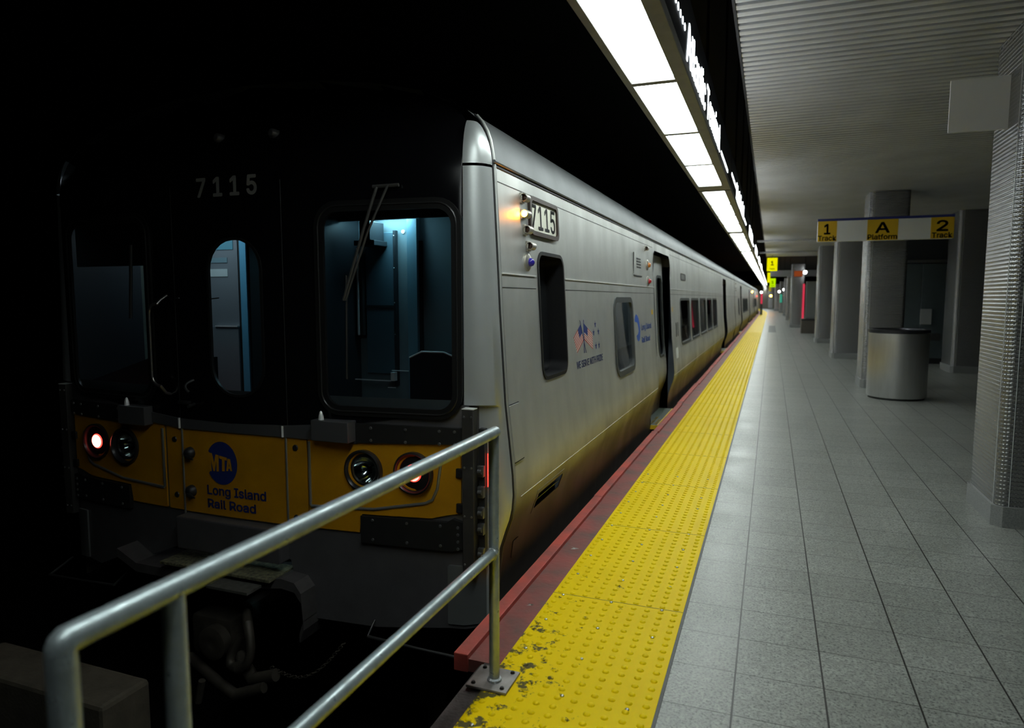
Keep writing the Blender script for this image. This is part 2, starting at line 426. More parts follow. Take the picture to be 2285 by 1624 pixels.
def cv(y):   # the far end of the platform bends to the left
    return -((y - 66.0) ** 2) / 900.0 if y > 66 else 0.0
def cvang(y): return math.atan(2 * (y - 66.0) / 900.0) if y > 66 else 0.0
YB = [-6, 0, 2, 4, 8, 14, 22, 32, 44, 56, 66, 70, 75, 80, 85, 90, 95, 100, 105, 110]
def ribbon(bm, x0, x1, z0, z1, ys=YB):
    """rectangular section swept along the platform curve"""
    prev = None
    for y in ys:
        c = cv(y); q = [bm.verts.new((x + c, y, z)) for x, z in ((x0, z0), (x1, z0), (x1, z1), (x0, z1))]
        if prev:
            for i in range(4): bm.faces.new((prev[i], prev[(i + 1) % 4], q[(i + 1) % 4], q[i]))
        else: bm.faces.new(q)
        prev = q
    bm.faces.new(list(reversed(prev)))
    bmesh.ops.recalc_face_normals(bm, faces=bm.faces)

# ================================================================== the setting
bm = BM(); ribbon(bm, -0.322, 8.6, -0.25, 0.0)
obj('floor', bm, floorm, smooth=0)['kind'] = 'structure'
bm = BM(); ribbon(bm, -0.934, -0.322, -0.25, -0.010)
obj('trim_1', bm, rustedge, smooth=0)['kind'] = 'structure'       # bed under the tactile strip
bm = BM(); ribbon(bm, -1.0, -0.934, -0.25, -0.006, [-6, 0, 1.2, 2.36])
box(bm, -1.02, -0.998, -6, 2.34, -0.3, -0.02)
obj('trim_2', bm, rustedge, smooth=0)['kind'] = 'structure'       # bare steel nosing in front of the red board
bm = BM(); ribbon(bm, -0.85, -0.6, -2.0, -0.25)
obj('wall_platform', bm, tunnelm, smooth=0)['kind'] = 'structure'
bm = BM(); box(bm, -9, 9, -8, 112, -2.0, -1.9); obj('floor_trackbed', bm, mat('ballast', (0.02, 0.018, 0.016), 0.95, noise=0.5, scale=25, bump=0.5, bscale=30), smooth=0)['kind'] = 'structure'
bm = BM(); box(bm, -9.2, -9, -8, 112, -2.0, 5.2); obj('wall_left', bm, tunnelm, smooth=0)['kind'] = 'structure'
bm = BM(); box(bm, 8.6, 8.8, -8, 112, -2.0, 5.2); obj('wall_right', bm, tunnelm, smooth=0)['kind'] = 'structure'
bm = BM(); box(bm, -9, 9, 110, 110.2, -2.0, 5.2); obj('wall_far', bm, tunnelm, smooth=0)['kind'] = 'structure'
bm = BM(); box(bm, -9, 9, -8.2, -8, -2.0, 5.2); obj('wall_near', bm, tunnelm, smooth=0)['kind'] = 'structure'
bm = BM(); box(bm, -9.2, 9, -8, 112, 5.2, 5.4); obj('ceiling_tunnel', bm, tunnelm, smooth=0)['kind'] = 'structure'
# slatted platform ceiling
bm = BM()
y = 1.0
while y < 29.2:
    # a shallow trough section running across the platform
    x0, x1 = -0.245, 8.5
    pr = [(-0.0320, 3.105), (-0.0315, 3.058), (-0.0295, 3.052), (-0.0255, 3.050), (0.0255, 3.050), (0.0295, 3.052), (0.0315, 3.058), (0.0320, 3.105)]
    a = [bm.verts.new((x0, y + p, z)) for p, z in pr]; b = [bm.verts.new((x1, y + p, z)) for p, z in pr]
    for i in range(len(pr) - 1): bm.faces.new((a[i], a[i + 1], b[i + 1], b[i]))
    y += 0.1016
obj('ceiling', bm, slatm, smooth=40)['kind'] = 'structure'
bm = BM(); box(bm, -0.24, 8.55, 0.9, 29.3, 3.11, 3.25); obj('ceiling_backing', bm, ceilback, smooth=0)['kind'] = 'structure'
bm = BM(); box(bm, -0.262, -0.246, 0.9, 29.3, 3.045, 3.2); obj('trim_3', bm, ceilback, smooth=0)['kind'] = 'structure'
for i, (yy, x0, zz) in enumerate(((20.9, -0.44, 3.035), (26.0, -0.47, 3.03))):
    bm = BM(); box(bm, x0, 8.4, yy - 0.05, yy + 0.05, zz - 0.035, zz + 0.015); obj('trim_%d' % (4 + i), bm, slatm, smooth=0)['kind'] = 'structure'
bm = BM(); box(bm, -0.10, 8.4, 36.9, 37.3, 2.50, 2.80); obj('trim_6', bm, mat('beam_grey', (0.30, 0.31, 0.31), 0.5), smooth=0)['kind'] = 'structure'

# ================================================================== light fixtures along the platform edge
def fixture(y0, label_, first=False):
    c = cv(y0)
    root = empty('platform_light', (-0.63 + c, y0, 2.57), label_, 'light fixture', 'strip lights along the platform edge')
    L_ = 4.92
    bm = BM()
    # housing shell: two side lips, dividers, end caps and the box above
    X0, X1, xa, xb = -0.785, -0.445, -0.747, -0.517
    z0, z1 = 2.562, 3.02
    box(bm, X0, xa, y0, y0 + L_, z0, z0 + 0.05, 0.003)
    box(bm, xb, X1, y0, y0 + L_, z0, z0 + 0.05, 0.003)
    for k in range(5):
        wd = 0.052
        box(bm, xa, xb, y0 + 0.012 + k * 1.22 - wd / 2, y0 + 0.012 + k * 1.22 + wd / 2, z0 + 0.001, z0 + 0.05)
    box(bm, X0, X1, y0 + L_ - 0.005, y0 + 5.165, z0 + 0.002, z0 + 0.05, 0.003)
    obj('housing', bm, fixt, root, smooth=0)
    bm = BM(); box(bm, X0 + 0.002, X1 - 0.002, y0, y0 + 5.165, z0 + 0.052, 2.95)
    obj('sign_box', bm, signblk, root, smooth=0)
    for k in range(4):
        if y0 < -3 or (y0 < 0 and k < 2): continue      # diffusers left out behind the viewer to keep the train front dim
        bm = BM(); box(bm, xa + 0.002, xb - 0.002, y0 + 0.040 + k * 1.22, y0 - 0.016 + (k + 1) * 1.22, z0 + 0.022, z0 + 0.03)
        obj('diffuser', bm, panel_m, root, smooth=0)
    for hy in (1.2, 4.0):
        bm = BM(); tube(bm, [(-0.615, y0 + hy, 2.95), (-0.615, y0 + hy, 5.2)], 0.012, 8); obj('hanger_rod', bm, under, root)
    return root
XS = -0.4445
def sign_map(y0, z0, cc=0.0): return lambda u, v, o: Vector((XS + o + cc, y0 + u, z0 + v))
for k in range(-2, 19):  # unseen modules behind the viewer; the rearmost added only for its lit sign
    y0 = 2.60 + 5.2 * k if k < 1 else 7.815 + 5.2 * (k - 1)
    if k > 11: y0 += 0.08 * (k - 11)
    nm = ['platform edge strip light nearest the camera, with the long dotted lettering beside it', 'second strip light module from the camera, after the first wide gap'][k] if 0 <= k < 2 else 'module of the strip light row overhead of the railing, behind the viewer' if k < 0 else 'far module of the strip light row running down the platform edge'
    root = fixture(y0, nm)
    # lit lettering on the platform-side face; added on unseen modules to brighten the slats
    if k < 6:
        t0 = y0 + 1.08
        bm = text_bm('Atlantic Terminal', 0.285, sign_map(t0, 2.615), 0.002, 0.0005, fit=(0.0, 2.36, 0.0, 0.21))
        obj('lettering', bm, letter_m, root, smooth=0)['label'] = 'white lit letters reading Atlantic Terminal'
        bm = BM(); box(bm, XS, XS + 0.002, y0 + 3.62, y0 + 4.55, 2.635, 2.665); obj('lit_bar', bm, letter_m, root, smooth=0)
        for q in range(12 if 0 <= k < 2 else 0):
            yy = t0 - 0.10 - q * 0.085
            if yy > y0 + 0.02:
                bm = BM(); lathe(bm, [(0.0, 0.002), (0.018, 0.002), (0.018, 0.0)], (XS, yy, 2.74), (1, 0, 0), 12)
                obj('leader_dot', bm, letter_m, root, smooth=0)
    elif k >= 6:
        bm = BM(); box(bm, XS, XS + 0.002, y0 + 0.6, y0 + 4.2, 2.64, 2.70); obj('lit_bar', bm, letter_m, root, smooth=0)
    a = cvang(y0 + 2.6)
    if a:
        root.rotation_euler.z = a

# ================================================================== platform edge
bm = BM()
YN = [0.55, 2, 8, 20, 40, 66]; YF = [66, 68, 71, 74, 77, 77.02, 81, 85, 89, 89.02, 93, 97, 100.9]
ribbon(bm, -0.932, -0.324, -0.012, 0.004, YN)
# truncated domes (real relief) on the near stretch
def dome(bm, x, y, r, h, seg):
    a = [bm.verts.new((x + r * math.cos(2 * PI * k / seg), y + r * math.sin(2 * PI * k / seg), 0.004)) for k in range(seg)]
    m_ = [bm.verts.new((x + r * 0.78 * math.cos(2 * PI * k / seg), y + r * 0.78 * math.sin(2 * PI * k / seg), 0.004 + h * 0.75)) for k in range(seg)]
    b = [bm.verts.new((x + r * 0.45 * math.cos(2 * PI * k / seg), y + r * 0.45 * math.sin(2 * PI * k / seg), 0.004 + h)) for k in range(seg)]
    for k in range(seg):
        k2 = (k + 1) % seg
        bm.faces.new((a[k], a[k2], m_[k2], m_[k])); bm.faces.new((m_[k], m_[k2], b[k2], b[k]))
    bm.faces.new(b)
yy = 0.9; j = 0
while yy < 30:
    for i in range(10):
        x = -0.902 + i * 0.0605
        # domes are missing under the railing foot plate
        if -1.0 < x < -0.82 and 2.12 < yy < 2.32: continue
        dome(bm, x, yy, 0.0135, 0.0055, 10 if yy < 5 else (7 if yy < 11 else 5))
    yy += 0.0565
tact = obj('tactile_strip', bm, tactm, smooth=50, loc=(0, 0, 0))
tag(tact, 'bright yellow tactile warning strip with rows of raised domes along the platform edge', 'tactile paving')
for rix in range(14):
    for x in (-0.88, -0.648, -0.416):
        yb = 1.95 + 0.2665 * rix
        if x < -0.8 and 2.1 < yb < 2.33: continue
        bm = BM(); lathe(bm, [(0.0, 0.0055), (0.005, 0.005), (0.0072, 0.003), (0.0075, 0.0)], (x, yb, 0.004), (0, 0, 1), 10)
        obj('bolt', bm, bolt_m, tact)
for k in range(24):
    bm = BM(); box(bm, -0.932, -0.324, 3.03 + 1.066 * k - 0.002, 3.03 + 1.066 * k + 0.002, 0.0035, 0.0046)
    obj('joint', bm, mat('joint_dark', (0.22, 0.15, 0.01), 0.6), tact, smooth=0)
bm = BM(); ribbon(bm, -0.932, -0.324, -0.012, 0.004, YF)
tag(obj('tactile_strip', bm, tactm, smooth=0, loc=(0, 66, 0)), 'far piece of the yellow tactile strip where it bends left at the platform end', 'tactile paving')
bm = BM(); ribbon(bm, -0.3235, -0.312, 0.0, 0.0035, YN)
tag(obj('sealant_strip', bm, rubber2, smooth=0), 'thin dark sealant line between the yellow strip and the granite tiles', 'sealant')

# red timber edge board (outer raised lath + inner worn board)
bm = BM(); ribbon(bm, -1.09, -0.934, -0.055, -0.004, YF[:5])
tag(obj('edge_board', bm, redwood2, smooth=0, loc=(-1, 66, 0)), 'far piece of the red edge board where the bend begins beside the last car', 'edge board')
bm = BM(); ribbon(bm, -1.09, -0.934, -0.055, -0.004, YF[5:9])
tag(obj('edge_board', bm, redwood2, smooth=0, loc=(-1.2, 80, 0)), 'piece of red edge board in the middle of the far bend', 'edge board')
bm = BM(); ribbon(bm, -1.09, -0.934, -0.055, -0.004, YF[9:])
tag(obj('edge_board', bm, redwood2, smooth=0, loc=(-1.6, 92, 0)), 'last piece of the red edge board at the far end of the bend', 'edge board')
bm = BM(); ribbon(bm, -1.09, -0.934, -0.055, -0.004, [2.34, 4, 6, 8, 11, 14, 22, 32, 44, 56, 66])
eb = obj('edge_board', bm, redwood2, smooth=0, loc=(-1.0, 2.34, 0)); tag(eb, 'worn dark red timber board edging the platform beside the yellow strip', 'edge board')
yy = 2.33
k = 0
while yy < 60:
    ln = 2.3 + 0.3 * math.sin(k * 2.1)
    dx = 0.006 * math.sin(k * 3.7)
    bm = BM(); box(bm, -1.128 + dx, -1.068 + dx, yy, yy + ln - 0.006, -0.055, 0.018, 0.003)
    o = obj('rubbing_lath', bm, redwood, eb, smooth=0)
    yy += ln; k += 1
# scraps on the red board
def scrap(x, y, s, label_):
    bm = BM()
    rnd = random.Random(int(x * -9999))
    pts = [Vector((x + s * rnd.uniform(-1, 1), y + s * rnd.uniform(-1, 1) * 0.7, 0.002 + rnd.uniform(0, 0.012))) for _ in range(5)]
    c = Vector((x, y, 0.008)); vc = bm.verts.new(c); vs = [bm.verts.new(p) for p in sorted(pts, key=lambda p: math.atan2(p.y - y, p.x - x))]
    for i in range(5): bm.faces.new((vc, vs[i], vs[(i + 1) % 5]))
    bmesh.ops.solidify(bm, geom=list(bm.faces), thickness=0.0015)
    tag(obj('paper_scrap', bm, paper, smooth=0, loc=(x, y, 0)), label_, 'litter')
scrap(-0.990, 3.62, 0.028, 'crumpled white paper scrap on the red edge board, farther of the two')
scrap(-0.990, 2.86, 0.020, 'small torn white paper scrap on the red edge board nearest the railing foot')

# ================================================================== handrail
HX, HZ, HR = -0.905, 0.936, 0.0205
rail = empty('pipe_railing', (HX, 2.21, 0), 'galvanised steel pipe railing with two rails along the platform edge in front of the train', 'railing')
bm = BM()
tube(bm, [(HX, 2.225, HZ), (HX, 2.20, HZ), (HX, 0.65, HZ)] + bend((HX, 0.640, HZ), (HX, 0.625, HZ), (HX, 0.625, HZ - 0.015), 4)[1:] + [(HX, 0.625, 0.0045)], HR, 24)
obj('top_rail', bm, galv, rail)
bm = BM(); tube(bm, [(HX, 2.21, 0.0145), (HX, 2.21, HZ - 0.006)], HR * 0.93, 24); obj('post', bm, galv, rail)
bm = BM(); tube(bm, [(HX, 0.815, 0.0045), (HX, 0.815, HZ - 0.006)], HR * 0.93, 24); obj('post', bm, galv, rail)
bm = BM(); tube(bm, [(HX, 2.205, 0.5), (HX, 0.63, 0.5)], HR * 0.93, 24); obj('middle_rail', bm, galv, rail)
weld = mat('weld_bead', (0.55, 0.6, 0.62), 0.3, 0.9, noise=0.3, scale=90, bump=0.6, bscale=200)
for z, r1 in ((0.5, 0.6),):
    bm = BM(); lathe(bm, [(HR * 1.0, -0.004), (HR * 1.16, 0.0), (HR * 1.0, 0.004)], (HX, 2.183, z), (0, 1, 0), 20); obj('weld', bm, weld, rail)
bm = BM(); lathe(bm, [(HR * 0.93, 0.012), (HR * 1.25, 0.008), (HR * 1.35, 0.0)], (HX, 2.21, 0.0145), (0, 0, 1), 20); obj('weld', bm, weld, rail)
bm = BM(); box(bm, -0.992, -0.835, 2.145, 2.295, 0.0045, 0.0150, 0.003)
bp_ = obj('base_plate', bm, mat('plate_worn', (0.36, 0.33, 0.31), 0.5, 0.4, noise=0.5, scale=14), rail)
for x, y in ((-0.97, 2.165), (-0.858, 2.165), (-0.97, 2.275), (-0.858, 2.275)):
    bm = BM(); lathe(bm, [(0.0, 0.008), (0.006, 0.008), (0.008, 0.003), (0.009, 0.0)], (x, y, 0.0150), (0, 0, 1), 6); obj('bolt', bm, darkmetal, bp_, smooth=20)

# concrete block standing on the trackbed by the bumper end
bm = BM(); box(bm, -3.55, -2.57, 1.93, 2.17, -1.9, -0.3, 0.02)
tag(obj('concrete_block', bm, concrete, smooth=0, loc=(-3.0, 1.7, -1.9)), 'dim brown concrete block below the railing at the end of the track', 'block')
# ================================================================== the train
XC = -2.64
PROF = [(-1.15, -1.225), (-0.9, -1.232), (-0.2, -1.222), (0.07, -1.212), (0.2, -1.196), (0.30, -1.164), (0.345, -1.147), (0.40, -1.135), (0.47, -1.129),
        (0.567, -1.134), (0.74, -1.152), (0.91, -1.171), (1.34, -1.197), (1.65, -1.212), (2.03, -1.232)]
def xs(z):
    if z <= PROF[0][0]: return PROF[0][1]
    for (a, xa), (b, xb) in zip(PROF, PROF[1:]):
        if z <= b: return xa + (xb - xa) * (z - a) / (b - a)
    return PROF[-1][1]
def yf(x):
    dx = abs(x - XC); return 2.80 + 0.10 * (dx / 1.3) ** 2 + (0 if dx < 1.3 else (dx - 1.3) * 0.55)
def fm(off=0.0):        # front face map
    def f(u, v, o=0.0):
        y = yf(u) - off - o
        if v > 2.0: y += 1.6 * (v - 2.0) ** 2
        return Vector((u, y, v))
    return f
def sm(off=0.0):        # right side map (u = y, v = z)
    def f(u, v, o=0.0): return Vector((xs(v) + off + o, u, v))
    return f
US = [XC + d for d in (-1.3, -1.1, -0.9, -0.7, -0.5, -0.3, 0, 0.3, 0.5, 0.7, 0.9, 1.1, 1.3)]
PZ = [z for z, x in PROF]
RP = [(-1.232, 2.03), (-1.240, 2.10), (-1.262, 2.17), (-1.30, 2.235), (-1.36, 2.287), (-1.45, 2.335), (-1.6, 2.40), (-1.85, 2.46), (-2.2, 2.51), (-2.64, 2.53)]
RPF = RP + [(2 * XC - x, z) for x, z in reversed(RP[:-1])]
DOORS = [(7.55, 8.85), (18.95, 20.25)]
WINS = [(9.78, 10.98), (11.19, 12.39), (12.60, 13.80), (14.01, 15.21), (15.42, 16.62)]
CEND = 24.95

def side_shell(root, y0, cab):
    """right-hand (platform) side sheet with openings; returns frames too"""
    holes = []
    for a, b in DOORS: holes.append([(a, 0.005), (b, 0.005)] + [(b, 1.80)] + [(b - 0.05, 1.90), (b - 0.12, 1.93)] + [(a + 0.12, 1.93), (a + 0.05, 1.90), (a, 1.80)])
    for a, b in WINS: holes.append(rrect(a, b, 0.76, 1.41, 0.08))
    sw = rrect(5.49, 6.27, 0.775, 1.405, 0.09); holes.append(sw)
    cw = rrect(3.60, 4.075, 0.965, 1.655, 0.07)
    if cab: holes.append(cw); holes.append(rrect(3.425, 3.885, 0.272, 0.362, 0.006, 2))
    bm = BM()
    sheet(bm, [(y0, -0.35), (CEND, -0.35), (CEND, 2.03), (y0, 2.03)], holes, lambda u, v: sm()(u, v), vs=PZ, face_dir=(1, 0, 0))
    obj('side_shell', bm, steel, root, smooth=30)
    # window rims, panes
    def win(u0, u1, v0, v1, r, wd, lift, dep, nm='window', pm=glass_d, rim=rubber2):
        bm = BM(); ring(bm, rrect(u0 - wd, u1 + wd, v0 - wd, v1 + wd, r + wd), rrect(u0, u1, v0, v1, r), sm(), lift, dep)
        f = obj(nm, bm, rim, root, smooth=30)
        bm = BM(); sheet(bm, rrect(u0 - 0.004, u1 + 0.004, v0 - 0.004, v1 + 0.004, r), [], lambda u, v: sm(-dep)(u, v), vs=[0.9, 1.1, 1.34], face_dir=(1, 0, 0))
        obj('pane', bm, pm, f, smooth=30)
        return f
    win(5.52, 6.24, 0.805, 1.375, 0.075, 0.045, 0.010, 0.012, rim=mat('grey_gasket', (0.055, 0.06, 0.06), 0.5, spec=0.3))
    for a, b in WINS: win(a + 0.03, b - 0.03, 0.79, 1.38, 0.06, 0.035, 0.006, 0.012, rim=mat('grey_gasket', (0.055, 0.06, 0.06), 0.5, spec=0.3))
    # doors: dark recess, leaf, window
    for i, (a, b) in enumerate(DOORS):
        bm = BM()
        # recess reveal
        P = [(a, 0.005), (a, 1.80), (a + 0.05, 1.90), (a + 0.12, 1.93), (b - 0.12, 1.93), (b - 0.05, 1.90), (b, 1.80), (b, 0.005)]
        A = [bm.verts.new((xs(z) + 0.006, y, z)) for y, z in P]; B = [bm.verts.new((-1.34, y, z)) for y, z in P]
        for k in range(7): bm.faces.new((A[k], A[k + 1], B[k + 1], B[k]))
        bmesh.ops.solidify(bm, geom=list(bm.faces), thickness=0.012)
        d = obj('doorway', bm, mat('door_reveal', (0.035, 0.03, 0.025), 0.4, 0.4), root, smooth=20)
        mid = (a + b) / 2
        for (u0, u1) in ((a + 0.01, mid - 0.004), (mid + 0.004, b - 0.01)):
            h = rrect(u0 + 0.14, u1 - 0.10, 0.72, 1.66, 0.09)
            bm = BM(); sheet(bm, [(u0, 0.01), (u1, 0.01), (u1, 1.92), (u0, 1.92)], [h], lambda u, v: Vector((xs(v) - 0.095, u, v)), vs=PZ, face_dir=(1, 0, 0))
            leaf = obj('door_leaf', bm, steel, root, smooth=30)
            bm = BM(); ring(bm, rrect(u0 + 0.11, u1 - 0.07, 0.69, 1.69, 0.11), h, sm(-0.095), 0.008, 0.004); obj('window_rim', bm, mat('grey_gasket', (0.055, 0.06, 0.06), 0.5, spec=0.3), leaf, smooth=30)
            bm = BM(); sheet(bm, h, [], lambda u, v: sm(-0.099)(u, v), vs=[0.9, 1.34], face_dir=(1, 0, 0)); obj('pane', bm, glass_d, leaf, smooth=30)
        bm = BM(); box(bm, -1.31, -1.146, a + 0.02, b - 0.02, -0.042, 0.004, 0.003)
        th = obj('threshold_plate', bm, mat('step_green', (0.07, 0.09, 0.07), 0.5, noise=0.4, scale=30), root, smooth=0)
        bm = BM(); box(bm, -1.1465, -1.135, a + 0.02, b - 0.02, -0.040, 0.006, 0.001); box(bm, -1.31, -1.128, a + 0.012, a + 0.022, -0.04, 0.006); obj('edge_strip', bm, yelsign, th, smooth=0)
        bm = text_bm('WATCH\nYOUR STEP', 0.075, lambda u, v, o: Vector((-1.185 + v * 0.7, a + 0.1 + u * 1.7, 0.004 + o)), 0.001, 0.003); obj('lettering', bm, yelsign, th, smooth=0)
    # horizontal trims
    def trim(name, z, h, off, m_, ya, yb, parent=root):
        bm = BM(); spans = []; cur = ya
        cuts = sorted([(a - 0.01, b + 0.01) for a, b in DOORS] + ([(3.55, 4.12)] if 1.0 < z < 1.6 and cab else []))
        for a, b in cuts:
            if a > cur: spans.append((cur, a))
            cur = max(cur, b)
        if cur < yb: spans.append((cur, yb))
        for a, b in spans:
            x = xs(z); box(bm, x - 0.004, x + off, a, b, z - h / 2, z + h / 2)
        return obj(name, bm, m_, parent, smooth=0)
    trim('belt_molding', 1.530, 0.007, 0.006, brightm, y0 + 0.05, CEND)
    trim('panel_seam', 1.462, 0.004, 0.0012, seam_m, y0 + 0.05, CEND)
    trim('panel_seam', 1.958, 0.004, 0.0012, seam_m, y0 + 0.05, CEND)
    trim('crease_bead', 0.430, 0.0024, 0.0022, brightm, y0 + 0.12, CEND)
    bm = BM(); box(bm, xs(2.02) - 0.01, xs(2.02) + 0.0045, y0, CEND, 2.022, 2.034); 
    obj('gutter', bm, rubber, root, smooth=0)
    bm = BM()
    prev = None
    bm2 = BM(); tube(bm2, [(xs(2.04) + 0.008, y0, 2.043), (xs(2.04) + 0.008, CEND, 2.043)], 0.008, 8); obj('drip_rail', bm2, roofm, root)
    for a in ([7.50, 8.93] + [9.62, 18.85, 20.35]):
        bm2 = BM(); sheet(bm2, [(a - 0.003, -0.1), (a + 0.003, -0.1), (a + 0.003, 2.02), (a - 0.003, 2.02)], [], lambda u, v: sm(0.0012)(u, v), vs=PZ, face_dir=(1, 0, 0)); obj('panel_seam', bm2, seam_m, root, smooth=0)
    bm.free()

def lampcup(root, y, z, lens, lit=False):
    """hooded side indicator lamp: square back plate, tube facing forward"""
    x = xs(z)
    L_ = None
    bm = BM(); box(bm, x - 0.002, x + 0.012, y - 0.022, y + 0.030, z - 0.026, z + 0.026, 0.002)
    L_ = obj('side_lamp', bm, nickel, root, smooth=20)
    bm = BM(); lathe(bm, [(0.0, 0.0), (0.0215, 0.0), (0.0215, -0.056), (0.018, -0.058), (0.0165, -0.055), (0.0165, -0.030), (0.0, -0.030)], (x + 0.022, y + 0.030, z), (0, 1, 0), 20)
    obj('hood', bm, nickel, L_)
    bm = BM(); lathe(bm, [(0.0155, 0.0), (0.0155, -0.022 if lit else -0.004), (0.012, -0.032 if lit else -0.008), (0.0, -0.036 if lit else -0.010)], (x + 0.022, y + 0.002, z), (0, 1, 0), 16)
    obj('lens', bm, lens, L_)
    return L_
def roundlamp(root, y, z, lens, s=1.0):
    x = xs(z)
    bm = BM(); lathe(bm, [(0.046 * s, 0.0), (0.046 * s, 0.008), (0.038 * s, 0.014), (0.02 * s, 0.016), (0.0, 0.016)], (x, y, z), (1, 0, 0), 24)
    r = obj('round_lamp', bm, nickel, root)
    bm = BM(); lathe(bm, [(0.022 * s, 0.014), (0.022 * s, 0.024), (0.018 * s, 0.034), (0.010 * s, 0.040), (0.0, 0.042)], (x, y, z), (1, 0, 0), 20)
    obj('lens', bm, lens, r)
    return r

def carbody(root, y0, cab):
    side_shell(root, y0, cab)
    # roof, far side, underframe, ends
    bm = BM()
    ys_ = [y0] + [y0 + (CEND - y0) * k / 6 for k in range(1, 7)]
    prev = None
    for yy in ys_:
        q = [bm.verts.new((x, yy, z)) for x, z in RPF]
        if prev:
            for i in range(len(q) - 1): bm.faces.new((prev[i], prev[i + 1], q[i + 1], q[i]))
        prev = q
    bmesh.ops.recalc_face_normals(bm, faces=bm.faces)
    obj('roof', bm, roofm, root, smooth=35)
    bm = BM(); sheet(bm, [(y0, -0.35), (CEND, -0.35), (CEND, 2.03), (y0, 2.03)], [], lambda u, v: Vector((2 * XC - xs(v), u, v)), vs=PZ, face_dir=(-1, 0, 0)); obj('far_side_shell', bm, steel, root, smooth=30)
    bm = BM()
    box(bm, XC - 1.35, XC + 1.35, y0 + 0.4, CEND - 0.1, -0.55, -0.10)
    for a in (5.2, 20.6):
        box(bm, XC - 1.2, XC + 1.22, a - 1.3 + (y0 - 3.0), a + 1.3, -1.35, -0.55)
    box(bm, XC - 1.2, XC + 1.28, 8.5, 17.5, -1.3, -0.5, 0.02)
    obj('underframe', bm, under, root, smooth=0)
    for a in (4.2, 6.2, 19.6, 21.6):
        for sx in (-1, 1):
            bm = BM(); lathe(bm, [(0.0, 0.06), (0.12, 0.06), (0.40, 0.05), (0.46, 0.05), (0.46, -0.04), (0.50, -0.06), (0.0, -0.06)], (XC + sx * 0.72, a, -1.24), (sx, 0, 0), 28); obj('wheel', bm, under, root)
    # inner lining, floor, ceiling seen through the panes
    bm = BM()
    box(bm, -4.02, -3.98, y0 + 1.3, CEND - 0.1, 0.0, 2.1); obj('inner_wall', bm, mat('inner_wall', (0.55, 0.60, 0.62), 0.5), root, smooth=0)
    bm = BM(); box(bm, -4.0, -1.32, y0 + 0.05, CEND - 0.1, -0.04, 0.0); obj('car_floor', bm, cabdark, root, smooth=0)
    bm = BM(); box(bm, -4.0, -1.32, y0 + 0.05, CEND - 0.1, 2.1, 2.12); obj('inner_ceiling', bm, mat('inner_ceiling', (0.3, 0.3, 0.3), 0.6), root, smooth=0)
    bm = BM(); box(bm, -3.3, -3.1, y0 + 1.5, CEND - 0.5, 2.06, 2.09); obj('saloon_lamp', bm, MATS.get('saloon_lit') or emis('saloon_lit', (0.75, 0.92, 1.0), 1.5), root, smooth=0)
    bm = BM(); e = [(x, z) for x, z in RPF]
    pts = [(xs(z), z) for z in (-0.35, 0.0, 0.35, 0.6, 1.3, 2.03)] + RPF[1:-1] + [(2 * XC - xs(z), z) for z in (2.03, 1.3, 0.6, 0.35, 0.0, -0.35)]
    bm.faces.new([bm.verts.new((x, CEND, z)) for x, z in pts]); obj('end_wall', bm, mat('end_wall_dark', (0.05, 0.05, 0.05), 0.5, 0.5), root, smooth=0)
    bm = BM(); box(bm, XC - 0.5, XC + 0.5, CEND, CEND + 0.19, 0.0, 2.05); obj('gangway_bellows', bm, rubber, root, smooth=0)

car = empty('train_car', (XC, 2.80, -1.9), 'stainless steel commuter train car with black cab front numbered 7115 and yellow nose panels', 'train car', 'cars of the train at the platform')
carbody(car, 3.0, True)

